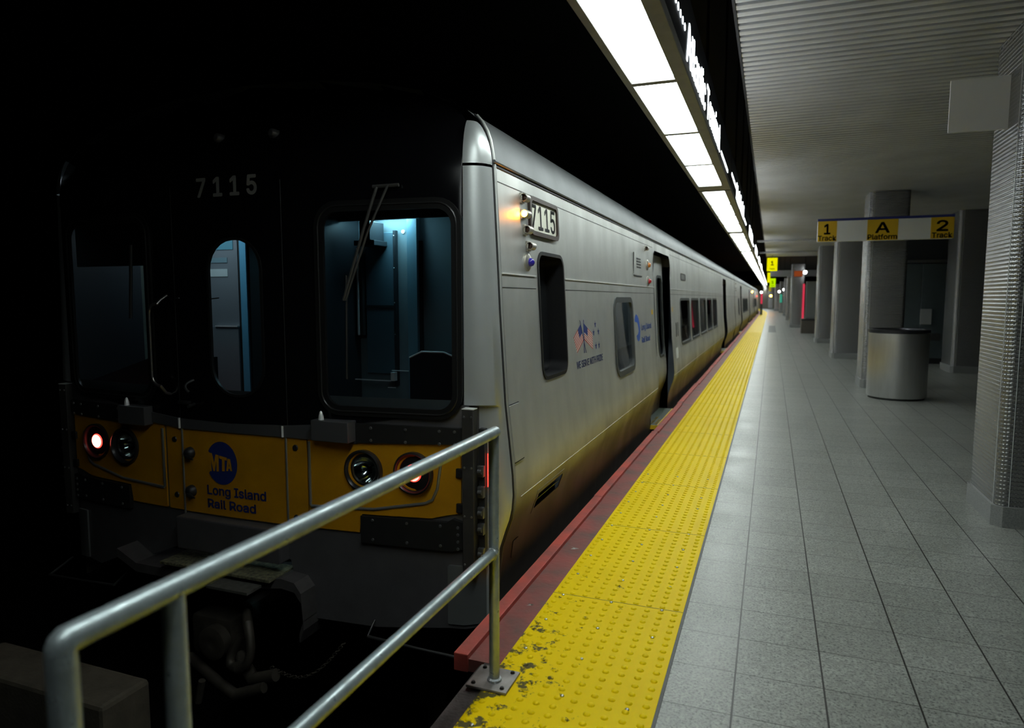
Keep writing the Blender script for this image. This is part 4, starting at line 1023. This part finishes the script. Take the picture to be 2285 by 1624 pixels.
# prints: crossed flags, stars, motto, round blue logo + words
pr = empty('livery_print', (XC, 2.80, -1.9)); pr.parent = car; pr.location = (0, 0, 0)
redp = mat('flag_red', (0.45, 0.05, 0.04), 0.5); whp = mat('flag_white', (0.55, 0.53, 0.48), 0.5)
P2 = lambda off: (lambda u, v, o=0.0: sm(off)(u, v, o))
FLAGS = (([(4.443, 1.239), (4.255, 1.156), (4.324, 1.052), (4.503, 1.129)], [(4.426, 1.263), (4.503, 1.129), (4.555, 1.039)]),
         ([(4.521, 1.241), (4.753, 1.159), (4.752, 1.048), (4.514, 1.134)], [(4.523, 1.264), (4.512, 1.129), (4.505, 1.040)]))
for Q, pole in FLAGS:
    Q = [Vector(q) for q in Q]
    def fp(s, t): return Q[0].lerp(Q[1], s).lerp(Q[3].lerp(Q[2], s), t)   # s: pole to fly, t: top to bottom
    bm = BM()
    for k in range(13):
        q = [fp(0, k / 13), fp(1, k / 13), fp(1, (k + 1) / 13), fp(0, (k + 1) / 13)]
        f = bm.faces.new([bm.verts.new(sm(0.0009)(p[0], p[1])) for p in q]); f.material_index = k % 2
    bmesh.ops.recalc_face_normals(bm, faces=bm.faces)
    fl = obj('flag_print', bm, [redp, whp], pr, smooth=0)
    bm = BM(); q = [fp(0, 0), fp(0.42, 0), fp(0.42, 0.54), fp(0, 0.54)]; bm.faces.new([bm.verts.new(sm(0.0016)(p[0], p[1])) for p in q]); obj('canton', bm, navy, fl, smooth=0)
    bm = BM(); tube(bm, [sm(0.001)(*p) for p in pole], 0.0022, 4); obj('pole_line', bm, navy, fl)
def star(cy, cz, r):
    bm = BM(); P = []
    for k in range(10):
        a = PI / 2 + PI * k / 5; rr = r if k % 2 == 0 else r * 0.42; P.append((cy + rr * 1.0 * math.cos(a), cz + rr * math.sin(a)))
    sheet(bm, P, [], lambda u, v: sm(0.0009)(u, v), face_dir=(1, 0, 0)); obj('star_print', bm, navy, pr, smooth=0)
for cy, cz in ((4.846, 1.222), (4.789, 1.165), (4.934, 1.165), (4.842, 1.066), (4.935, 1.066)): star(cy, cz, 0.032)
bm = text_bm('WE SERVE WITH PRIDE', 0.078, lambda u, v, o: sm(0.0008)(u, v, o), 0.0006, 0.0006, fit=(4.30, 5.035, 0.948, 0.996)); obj('motto_print', bm, navy, pr, smooth=0)
pts = [(6.455, 1.262), (6.405, 1.245), (6.375, 1.212), (6.385, 1.190), (6.460, 1.186), (6.516, 1.172), (6.550, 1.130), (6.560, 1.095), (6.520, 1.070), (6.442, 1.058), (6.470, 1.020), (6.533, 0.998), (6.590, 1.008), (6.618, 1.029), (6.642, 1.080), (6.642, 1.124), (6.615, 1.180), (6.579, 1.216), (6.52, 1.248)]
bm = BM(); sheet(bm, pts, [], lambda u, v: sm(0.0009)(u, v), vs=[1.1, 1.2], face_dir=(1, 0, 0)); obj('emblem_print', bm, blueprint, pr, smooth=0)
for s_, z, u1 in (('Long Island', 1.100, 7.29), ('Rail Road', 0.975, 7.19)):
    bm = text_bm(s_, 0.080, lambda u, v, o: sm(0.0008)(u, v, o), 0.0006, 0.001, fit=(6.71, u1, z, z + 0.055)); obj('operator_print', bm, blueprint, pr, smooth=0)
bm = BM(); sheet(bm, rrect(7.34, 7.44, 1.24, 1.29, 0.004), [], lambda u, v: sm(0.0009)(u, v), face_dir=(1, 0, 0)); obj('caution_sticker', bm, yelsign, pr, smooth=0)
bm = BM(); sheet(bm, rrect(8.97, 9.03, 1.24, 1.30, 0.004), [], lambda u, v: sm(0.0009)(u, v), face_dir=(1, 0, 0)); obj('caution_sticker', bm, yelsign, pr, smooth=0)
bm = BM(); sheet(bm, rrect(9.12, 9.36, 0.62, 0.76, 0.01), [], lambda u, v: sm(0.0009)(u, v), face_dir=(1, 0, 0)); obj('white_sticker', bm, whitesign, pr, smooth=0)
# small opening above the first passenger window, slots beside the door
bm = BM(); ring(bm, rrect(9.95, 10.50, 1.665, 1.765, 0.03), rrect(9.98, 10.47, 1.68, 1.75, 0.02), sm(), 0.006, -0.002); sd = obj('destination_window', bm, darkmetal, car, smooth=0)
bm = BM(); sheet(bm, rrect(9.97, 10.48, 1.675, 1.755, 0.02), [], lambda u, v: sm(0.003)(u, v), face_dir=(1, 0, 0)); obj('pane', bm, mat('dull_grey', (0.10, 0.10, 0.10), 0.3), sd, smooth=0)
bm = BM(); sheet(bm, rrect(9.28, 9.34, 0.90, 1.09, 0.02), [], lambda u, v: sm(0.004)(u, v), vs=PZ, face_dir=(1, 0, 0), thick=0.004); obj('key_slot', bm, seam_m, car, smooth=0)
bm = BM(); sheet(bm, rrect(9.45, 9.49, 0.90, 1.09, 0.015), [], lambda u, v: sm(0.004)(u, v), vs=PZ, face_dir=(1, 0, 0), thick=0.004); obj('key_slot', bm, seam_m, car, smooth=0)

# ---- cab and vestibule interior
inn = empty('cab_interior', (XC, 2.80, -1.9)); inn.parent = car; inn.location = (0, 0, 0)
YB_ = 4.2
bm = BM(); box(bm, -2.80, -1.30, YB_, YB_ + 0.04, 0.0, 2.1); obj('back_wall', bm, cabwall, inn, smooth=0)
bm = BM(); box(bm, -4.07, -4.03, 2.98, 4.24, 0.0, 2.1); obj('side_lining', bm, cabdark, inn, smooth=0)
bm = BM(); box(bm, -2.765, -2.75, 3.10, YB_, 0.0, 2.1); obj('partition', bm, cabdark, inn, smooth=0)
bm = BM(); box(bm, -1.36, -1.33, 3.02, YB_, 0.0, 2.1); obj('side_lining', bm, cabdark, inn, smooth=0)
bm = BM(); box(bm, -2.68, -2.455, YB_ - 0.03, YB_, 0.88, 1.865, 0.004); cdr = obj('cabinet_door', bm, mat('cab_door', (0.07, 0.12, 0.15), 0.45), inn, smooth=0)
bm = BM(); box(bm, -2.455, -2.435, YB_ - 0.032, YB_, 0.80, 1.875); box(bm, -2.69, -2.455, YB_ - 0.033, YB_, 1.345, 1.362); obj('door_gasket', bm, cabdark, cdr, smooth=0)
bm = BM(); box(bm, -2.715, -2.69, YB_ - 0.06, YB_, 1.15, 1.80); obj('black_channel', bm, seam_m, inn, smooth=0)
bm = BM(); box(bm, -2.728, -2.718, YB_ - 0.07, YB_ - 0.05, 1.15, 1.76); obj('chrome_rail', bm, brightm, inn, smooth=0)
bm = BM(); box(bm, -2.335, -2.262, YB_ - 0.05, YB_, 0.0, 2.1); obj('pilaster', bm, cabpil, inn, smooth=0)
bm = BM(); box(bm, -2.262, -2.24, YB_ - 0.02, YB_, 0.0, 1.80); obj('gap_strip', bm, cabdark, inn, smooth=0)
bm = BM(); lathe(bm, [(0.014, 0.0), (0.014, 0.006), (0.007, 0.007), (0.0, 0.003)], (-2.39, YB_, 1.867), (0, -1, 0), 20); obj('lock_disc', bm, brightm, inn)
for z in (1.84, 1.62, 1.38, 1.16):
    bm = BM(); lathe(bm, [(0.004, 0.0), (0.0, 0.004)], (-2.448, YB_ - 0.034, z), (0, -1, 0), 8); obj('rivet', bm, brightm, cdr)
bm = BM(); box(bm, -2.60, -2.52, 3.98, 4.16, 1.80, 1.925, 0.004); box(bm, -2.66, -2.50, 4.0, 4.17, 1.765, 1.80, 0.004); obj('visor_box', bm, cabdark, inn, smooth=0)
bm = BM(); box(bm, -2.745, -2.46, YB_ - 0.09, YB_ - 0.08, 0.835, 0.842); box(bm, -2.45, -2.42, YB_ - 0.1, YB_ - 0.06, 0.84, 0.90, 0.002); box(bm, -2.47, -2.34, YB_ - 0.05, YB_ - 0.04, 0.905, 0.910); box(bm, -2.48, -2.42, YB_ - 0.09, YB_ - 0.08, 0.79, 0.794); obj('fold_down_handle', bm, brightm, inn, smooth=0)
# seat back
bm = BM(); x0, x1 = -2.22, -1.86; P = [(x0, 0.60), (x0, 1.02), (x0 + 0.09, 1.06), (x1 - 0.11, 1.06), (x1, 1.02), (x1, 0.60)]
a = [bm.verts.new((x, 3.96, z)) for x, z in P]; b = [bm.verts.new((x, 4.06, z)) for x, z in P]
bm.faces.new(a); bm.faces.new(list(reversed(b)))
for i in range(6): bm.faces.new((a[i], b[i], b[(i + 1) % 6], a[(i + 1) % 6]))
bmesh.ops.recalc_face_normals(bm, faces=bm.faces); se = obj('seat_back', bm, mat('seat_dark', (0.012, 0.014, 0.02), 0.5), inn, smooth=0)
bm = BM(); tube(bm, [(x0, 3.96, 1.022), (x0 + 0.09, 3.96, 1.062), (x1 - 0.11, 3.96, 1.062), (x1, 3.96, 1.022)], 0.006, 8); obj('seat_piping', bm, brightm, se)
bm = BM(); box(bm, -2.60, -2.32, 4.06, 4.14, 1.960, 1.968); obj('cab_lamp', bm, cab_lit, inn, smooth=0)
bm = BM(); box(bm, -2.78, -1.33, 3.96, 3.99, 1.925, 2.1); obj('cab_header', bm, cabdark, inn, smooth=0)
# vestibule seen through the end-door window
bm = BM(); box(bm, -4.00, -3.565, 3.9, 3.94, 0.0, 2.1); vb = obj('vestibule_panel', bm, mat('vestibule_grey', (0.22, 0.26, 0.29), 0.5), inn, smooth=0)
bm = BM(); box(bm, -3.547, -3.491, 3.90, 3.94, 0.0, 2.1); obj('blue_post', bm, mat('vestibule_blue', (0.14, 0.48, 0.72), 0.45), inn, smooth=0)
bm = BM(); box(bm, -3.565, -3.547, 3.905, 3.96, 0.0, 2.1); obj('dark_gap', bm, seam_m, inn, smooth=0)
bm = BM(); box(bm, -3.49, -2.80, 3.98, 4.02, 0.0, 2.1); obj('vestibule_door', bm, cabdark, inn, smooth=0)
bm = BM(); box(bm, -3.84, -3.565, 3.885, 3.905, 0.3, 1.205, 0.002); fd = obj('fold_panel', bm, mat('vestibule_grey', (0.14, 0.19, 0.22), 0.5), inn, smooth=0)
bm = BM(); box(bm, -3.77, -3.565, 3.876, 3.90, 1.205, 1.214); obj('panel_edge', bm, brightm, fd, smooth=0)
for (x0, x1, z0, z1, m_) in ((-3.80, -3.60, 1.757, 1.83, mat('sticker_blue', (0.12, 0.35, 0.45), 0.5)), (-3.82, -3.655, 1.665, 1.70, mat('sticker_dim', (0.20, 0.33, 0.38), 0.5)), (-3.82, -3.655, 1.566, 1.620, mat('sticker_pale', (0.62, 0.75, 0.76), 0.5))):
    bm = BM(); box(bm, x0, x1, 3.896, 3.90, z0, z1); obj('sticker', bm, m_, vb, smooth=0)
bm = BM(); box(bm, -3.85, -3.50, 3.25, 3.80, 1.99, 2.0); obj('vestibule_lamp', bm, emis('vestibule_lamp_lit', (0.80, 0.92, 1.0), 3.2), inn, smooth=0)
bm = BM(); box(bm, -4.0, -3.2, 3.05, 3.20, 1.90, 2.0); obj('vestibule_header', bm, cabdark, inn, smooth=0)
bm = BM(); box(bm, -3.98, -3.17, 3.00, 3.015, 1.60, 1.95, 0.004); obj('sun_visor', bm, mat('visor_black', (0.006, 0.006, 0.007), 0.6), inn, smooth=0)  # added sheet hiding the lit interior behind the upper left windshield
bm = BM(); box(bm, -3.895, -3.85, 3.38, 3.42, 0.95, 2.0); obj('door_edge', bm, mat('pale_green', (0.55, 0.70, 0.62), 0.5), inn, smooth=0)
bm = BM(); P = [(-3.98, 0.80), (-3.20, 0.80), (-3.20, 1.05), (-3.50, 1.05), (-3.98, 0.90)]
a = [bm.verts.new((x, 3.06, z)) for x, z in P]; b = [bm.verts.new((x, 3.3, z)) for x, z in P]; bm.faces.new(a); bm.faces.new(list(reversed(b)))
for i in range(5): bm.faces.new((a[i], b[i], b[(i + 1) % 5], a[(i + 1) % 5]))
bmesh.ops.recalc_face_normals(bm, faces=bm.faces); obj('driving_desk', bm, cabdark, inn, smooth=0)

# ---- following cars
def next_car(y_shift, label_, lit):
    r = empty('train_car', (XC, 2.80 + y_shift, -1.9), label_, 'train car', 'cars of the train at the platform')
    return r
car2 = empty('train_car', (XC, 2.80, -1.9), 'second stainless steel car, coupled behind the car with the black front', 'train car', 'cars of the train at the platform')
carbody(car2, 3.0, False)
for z, y in ((1.925, 3.375), (1.765, 3.40), (1.683, 3.435)): lampcup(car2, y, z, lensoff)
bm = BM(); pts = [(xs(z), z) for z in (-0.35, 0.0, 0.35, 0.6, 1.3, 2.03)] + RPF[1:-1] + [(2 * XC - xs(z), z) for z in (2.03, 1.3, 0.6, 0.35, 0.0, -0.35)]
bm.faces.new([bm.verts.new((x, 3.0, z)) for x, z in pts]); obj('end_wall', bm, mat('end_wall_dark', (0.05, 0.05, 0.05), 0.5, 0.5), car2, smooth=0)
PITCH = 22.15
car3 = copy_tree(car2); car4 = copy_tree(car2)
car2.location.y += PITCH; car3.location.y += 2 * PITCH; car4.location.y += 3 * PITCH
car3['label'] = 'third car of the train, with a small amber lamp lit on its side'
car4['label'] = 'farthest car of the train, where the platform bends left'
car4.rotation_euler.z = 0.028; car4.location.x += 0.02; car4.location.y += 0.15; car4.location.x -= 0.05
for cc, z, y, m_ in ((car3, 1.83, 3.1, amber_on), (car3, 1.60, 17.6, red_on)):
    bm = BM(); bmesh.ops.create_uvsphere(bm, u_segments=12, v_segments=8, radius=0.05, matrix=Matrix.Translation((-1.20, y, z)))
    o0 = Vector((XC, 2.80, -1.9)); bmesh.ops.translate(bm, verts=bm.verts, vec=-o0)
    me = bpy.data.meshes.new('indicator_lamp'); bm.to_mesh(me); bm.free(); me.materials.append(m_)
    o = bpy.data.objects.new('indicator_lamp', me); COL.objects.link(o); o.parent = cc
# ================================================================== columns and things on the platform
def column(x0, y0, wx, wy, label_, base_h=0.13, x1=None, ch=0.055, top=3.05, small=False):
    """clad column: (x0, y0) is the near left corner of the shaft"""
    root = empty('platform_column', (x0 + wx / 2, y0 + wy / 2, 0), label_, 'column', 'metal clad columns along the platform')
    xa, xb, ya, yb = x0, x0 + wx, y0, y0 + wy
    # outline with rounded corners, unrolled for the embossing pattern
    P = []
    for cx, cy, a0 in ((xa + ch, ya + ch, 180), (xb - ch, ya + ch, 270), (xb - ch, yb - ch, 0), (xa + ch, yb - ch, 90)):
        for i in range(7):
            a = math.radians(a0 + 90 * i / 6); P.append((cx + ch * math.cos(a), cy + ch * math.sin(a)))
    bm = BM(); uv = bm.loops.layers.uv.new('UVMap'); s = 0.0; n = len(P)
    zs = [base_h, top]
    vb = [[bm.verts.new((x, y, z)) for x, y in P] for z in zs]
    for i in range(n):
        j = (i + 1) % n; l = math.hypot(P[j][0] - P[i][0], P[j][1] - P[i][1])
        f = bm.faces.new((vb[0][i], vb[0][j], vb[1][j], vb[1][i]))
        for lp, q in zip(f.loops, ((s, zs[0]), (s + l, zs[0]), (s + l, zs[1]), (s, zs[1]))): lp[uv].uv = q
        s += l
    obj('cladding', bm, colm, root, smooth=30)
    bm = BM()
    for (sx, sy) in (((xa - 0.001), ya + ch + 0.01), (xa + ch + 0.01, ya - 0.001)):
        box(bm, sx - 0.0015, sx + 0.0015, sy - 0.0015, sy + 0.0015, base_h, top)
    obj('cladding_seam', bm, brightm, root, smooth=0)
    bm = BM(); e = 0.018; c2 = 0.05
    B = [(xa - e + c2, ya - e), (xb + e - c2, ya - e), (xb + e, ya - e + c2), (xb + e, yb + e - c2), (xb + e - c2, yb + e), (xa - e + c2, yb + e), (xa - e, yb + e - c2), (xa - e, ya - e + c2)]
    a = [bm.verts.new((x, y, 0.0)) for x, y in B]; b = [bm.verts.new((x, y, base_h)) for x, y in B]
    bm.faces.new(b); bm.faces.new(list(reversed(a)))
    for i in range(8): bm.faces.new((a[i], a[(i + 1) % 8], b[(i + 1) % 8], b[i]))
    bmesh.ops.recalc_face_normals(bm, faces=bm.faces)
    obj('granite_plinth', bm, granite_b, root, smooth=0)
    return root
column(1.345, 4.925, 0.72, 0.62, 'big embossed steel column at the right edge of the picture, nearest the camera')
column(1.375, 12.02, 0.56, 0.72, 'steel column behind the round litter bin, crossed by the platform direction sign')
column(1.385, 17.65, 0.60, 0.9, 'steel column next beyond the litter bin, just left of the column the sign crosses', small=True)
column(1.36, 23.75, 0.5, 0.9, 'narrow looking steel column under the left end of the platform direction sign')
column(3.24, 15.03, 1.3, 0.9, 'wide steel column on the far right, right of the platform direction sign')
column(0.86, 35.9, 0.62, 0.8, 'distant column with an orange band on top and a red glowing strip on its right edge')
for i, (x, y) in enumerate(((0.90, 48.0), (0.92, 60.0), (0.72, 72.0), (0.3, 84.0), (-0.4, 96.0), (3.3, 23.0), (3.3, 31.0))):
    lab = ['small far column with a red glowing edge, first beyond the orange banded one', 'tiny far column with a red glowing edge and white lamp, second beyond the orange banded one', 'tiny far column near the platform bend, in front of the green glow', 'farthest but one column at the platform bend', 'farthest column at the bend beside the last train car', 'dim column of the right hand row behind the steel wall', 'dim farther column of the right hand row'][i]
    column(x, y, 0.6, 0.8, lab)
# red reflections built as glowing strips, signs and lamps on the far columns
def glow(name, x0, x1, y, z0, z1, m_, lab, cat, grp=None):
    bm = BM(); box(bm, x0, x1, y, y + 0.05, z0, z1, 0.004)
    tag(obj(name, bm, m_, smooth=0, loc=((x0 + x1) / 2, y, z0)), lab, cat, grp)
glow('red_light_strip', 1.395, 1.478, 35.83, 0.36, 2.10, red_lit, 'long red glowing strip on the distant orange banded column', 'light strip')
glow('orange_sign', 0.98, 1.36, 35.83, 2.46, 2.72, orange_lit, 'small orange band sign high on the distant column', 'sign')
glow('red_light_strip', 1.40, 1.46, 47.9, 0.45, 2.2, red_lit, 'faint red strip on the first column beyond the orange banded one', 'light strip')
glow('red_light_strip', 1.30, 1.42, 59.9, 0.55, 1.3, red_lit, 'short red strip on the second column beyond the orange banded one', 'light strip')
adv = empty('advert_post', (-0.79, 62.0, 0), 'thin post with a pink red lit panel between the train and the platform bend', 'advert post')
bm = BM(); box(bm, -0.88, -0.70, 62.0, 62.1, 0.005, 1.9); obj('body', bm, darkmetal, adv, smooth=0)
bm = BM(); box(bm, -0.86, -0.72, 61.98, 62.0, 0.95, 1.80); obj('lit_panel', bm, red_lit, adv, smooth=0)  # red streak built as a glowing panel
glow('green_light_panel', 0.74, 0.96, 71.94, 1.0, 1.8, mat('green_glow', (0.02, 0.2, 0.12), 0.5, emit=(0.05, 0.5, 0.35), estr=0.5), 'dim green lit panel at the far platform bend', 'light strip')
def lampball(x, y, z, r, m_, lab):
    bm = BM(); bmesh.ops.create_uvsphere(bm, u_segments=14, v_segments=10, radius=r, matrix=Matrix.Translation((x, y, z)))
    root = obj('globe_lamp', bm, m_, loc=(x, y, z)); tag(root, lab, 'lamp')
    bm = BM(); tube(bm, [(x, y, z + r), (x, y, 5.2)], 0.012, 6); obj('hanger', bm, under, root)
lampball(1.45, 35.5, 2.64, 0.085, white_lit, 'white globe lamp by the orange banded column')
lampball(1.30, 59.0, 2.48, 0.09, white_lit, 'white globe lamp above the second small far column')
lampball(0.92, 60.5, 2.12, 0.09, white_lit, 'white globe lamp left of the second small far column')
lampball(0.57, 60.5, 1.96, 0.09, white_lit, 'leftmost white globe lamp of the far column row')
lampball(-0.80, 60.0, 1.90, 0.09, white_lit, 'white globe lamp beside the far end of the train')
lampball(-0.07, 75.0, 1.66, 0.10, amber_on, 'amber lamp low in the dark at the far end of the platform')
# litter bin
tb = empty('litter_bin', (1.700, 10.95, 0), 'large round brushed steel litter bin with dark rim standing on the platform', 'litter bin')
bm = BM(); lathe(bm, [(0.370, 0.03), (0.378, 0.05), (0.378, 0.93), (0.366, 0.935)], (1.700, 10.95, 0), (0, 0, 1), 72); obj('body', bm, steelbin, tb, smooth=60)
bm = BM(); lathe(bm, [(0.0, 0.0), (0.355, 0.0), (0.355, 0.035), (0.33, 0.035)], (1.700, 10.95, 0), (0, 0, 1), 48); obj('foot_ring', bm, rubber, tb)
bm = BM(); lathe(bm, [(0.378, 0.925), (0.387, 0.935), (0.387, 0.975), (0.366, 0.985), (0.335, 0.98), (0.32, 0.90), (0.0, 0.60)], (1.700, 10.95, 0), (0, 0, 1), 72); obj('rim', bm, mat('rim_dark', (0.06, 0.06, 0.07), 0.25, 0.7), tb)
# direction sign
SY = 11.2
sg = empty('direction_sign', (1.47, SY, 2.25), 'hanging sign reading 1 Track, A Platform and 2 Track in yellow and white panels', 'sign')
bm = BM(); box(bm, 0.605, 2.345, SY, SY + 0.10, 2.245, 2.54, 0.002); obj('white_board', bm, whitesign, sg, smooth=0)
bm = BM(); box(bm, 0.603, 2.347, SY - 0.003, SY + 0.103, 2.54, 2.575); obj('top_rail', bm, bluesign, sg, smooth=0)
for x0, x1, big, small_ in ((0.607, 0.862, '1', 'Track'), (1.262, 1.655, 'A', 'Platform'), (2.062, 2.343, '2', 'Track')):
    bm = BM(); box(bm, x0, x1, SY - 0.004, SY - 0.001, 2.246, 2.54); pn = obj('yellow_panel', bm, yelsign, sg, smooth=0)
    cx = (x0 + x1) / 2
    hw = {'1': 0.038, 'A': 0.088, '2': 0.066}[big]; bm = text_bm(big, 0.205, lambda u, v, o: Vector((cx + u, SY - 0.0045 - o, v)), 0.001, 0.006, fit=(-hw, hw, 2.352, 2.495)); obj('lettering', bm, black_ink, pn, smooth=0)
    hw = 0.122 if small_ == 'Track' else 0.186; bm = text_bm(small_, 0.098, lambda u, v, o: Vector((cx + u, SY - 0.0045 - o, v)), 0.001, 0.002, fit=(-hw, hw, 2.258, 2.328)); obj('lettering', bm, black_ink, pn, smooth=0)
for x in (1.45, 1.85):
    bm = BM(); box(bm, x - 0.02, x + 0.02, SY + 0.10, 12.025, 2.38, 2.42); obj('bracket_arm', bm, darkmetal, sg, smooth=0)
# plain projecting panel on the nearest column
bm = BM(); box(bm, 1.022, 1.35, 5.20, 5.215, 2.465, 2.79, 0.002)
tag(obj('projecting_sign', bm, mat('sign_back_grey', (0.80, 0.80, 0.78), 0.55), smooth=0, loc=(1.35, 5.2, 2.6)), 'plain blank grey white panel sticking out from the nearest steel column', 'sign')
# yellow track number signs
def ysign(x0, x1, y, z0, z1, lab, txt, m_=yel_lit):
    root = empty('track_number_sign', ((x0 + x1) / 2, y, z0), lab, 'sign', 'yellow track signs along the platform')
    bm = BM(); box(bm, x0, x1, y, y + 0.08, z0, z1, 0.01); obj('lit_box', bm, m_, root, smooth=0)
    if txt:
        bm = text_bm('1', 0.30, lambda u, v, o: Vector(((x0 + x1) / 2 + u, y - 0.002 - o, z0 + 0.22 + v)), 0.002, 0.012, 'CENTER'); obj('numeral', bm, black_ink, root, smooth=0)
        bm = text_bm('Track', 0.10, lambda u, v, o: Vector(((x0 + x1) / 2 + u, y - 0.002 - o, z0 + 0.06 + v)), 0.002, 0.001, 'CENTER'); obj('word', bm, mat('faded_ink', (0.25, 0.22, 0.0), 0.5), root, smooth=0)
    bm = BM(); tube(bm, [((x0 + x1) / 2, y + 0.04, z1), ((x0 + x1) / 2, y + 0.04, 3.09 if y < 29 else 5.2)], 0.01, 6); obj('hanger_rod', bm, under, root)
ysign(-0.205, 0.165, 28.2, 2.45, 2.95, 'nearest yellow lit sign showing black numeral 1', True)
ysign(-0.25, -0.10, 40.0, 2.27, 2.80, 'narrow yellow sign half hidden behind the nearest numeral sign', False)
ysign(-0.14, 0.20, 45.0, 2.09, 2.62, 'greenish yellow lit sign farther along the platform', True, emis('green_yellow_lit', (0.55, 0.9, 0.0), 0.9))
ysign(-0.25, -0.05, 62.0, 2.0, 2.4, 'tiny dim yellow sign, last before the platform bend', False, emis('dim_yellow_lit', (0.5, 0.42, 0.02), 0.6))
# steel enclosure between the column rows
wl = empty('steel_enclosure', (3.2, 17.0, 0), 'dark steel panelled enclosure wall behind the litter bin', 'enclosure')
sdk = mat('enclosure_steel', (0.16, 0.20, 0.21), 0.35, 0.7, noise=0.2, scale=3)
bm = BM(); box(bm, 2.30, 3.02, 17.0, 19.5, 0.12, 2.15, 0.004); obj('panel', bm, sdk, wl, smooth=0)
bm = BM(); box(bm, 3.03, 4.6, 17.0, 19.5, 0.12, 2.15, 0.004); obj('panel', bm, sdk, wl, smooth=0)
bm = BM(); box(bm, 2.29, 4.61, 16.98, 19.5, 0.0, 0.12); obj('kick_plate', bm, rubber, wl, smooth=0)
bm = BM(); box(bm, 2.29, 4.61, 16.97, 19.5, 2.17, 2.23); obj('head_rail', bm, mat('enclosure_rail', (0.2, 0.2, 0.2), 0.4, 0.8), wl, smooth=0)
bm = BM(); box(bm, 2.28, 4.62, 17.05, 19.45, 2.23, 3.05); obj('upper_panel', bm, cabdark, wl, smooth=0)
bm = BM(); box(bm, 3.22, 3.42, 16.985, 17.0, 0.50, 0.66); obj('vent', bm, mat('vent_dark', (0.03, 0.03, 0.03), 0.5), wl, smooth=0)
bm = BM(); box(bm, 3.02, 3.23, 16.94, 17.0, 0.85, 1.18, 0.004); obj('notice_box', bm, mat('notice_grey', (0.30, 0.31, 0.31), 0.5), wl, smooth=0)
# bench-like box beyond
bn = empty('platform_cabinet', (1.44, 30.2, 0), 'low dark cabinet with a grey back panel far along the platform left of the columns', 'cabinet')
bm = BM(); box(bm, 1.16, 1.74, 30.0, 30.8, 0.0, 0.55, 0.01); obj('body', bm, mat('cabinet_dark', (0.10, 0.085, 0.07), 0.5, 0.3), bn, smooth=0)
bm = BM(); box(bm, 1.15, 1.75, 29.98, 30.82, 0.52, 0.58, 0.004); obj('lid', bm, darkmetal, bn, smooth=0)
bm = BM(); box(bm, 1.32, 1.74, 30.5, 30.8, 0.58, 2.1, 0.01); obj('back_panel', bm, mat('cabinet_grey', (0.22, 0.23, 0.23), 0.4, 0.5), bn, smooth=0)
# far end wall panels behind the bend
bm = BM(); box(bm, -3.5, 4.5, 101.0, 101.3, 0.0, 3.2)
obj('wall_end', bm, mat('far_wall', (0.20, 0.18, 0.15), 0.6, noise=0.5, scale=0.8), smooth=0)['kind'] = 'structure'
# darker repair patch in the paving
bm = BM(); box(bm, -0.075, 0.225, 30.5, 37.8, 0.0, 0.002)
tag(obj('paving_patch', bm, mat('patch_grey', (0.13, 0.14, 0.13), 0.6), smooth=0), 'darker rectangular patch in the grey paving far along the platform', 'paving patch')
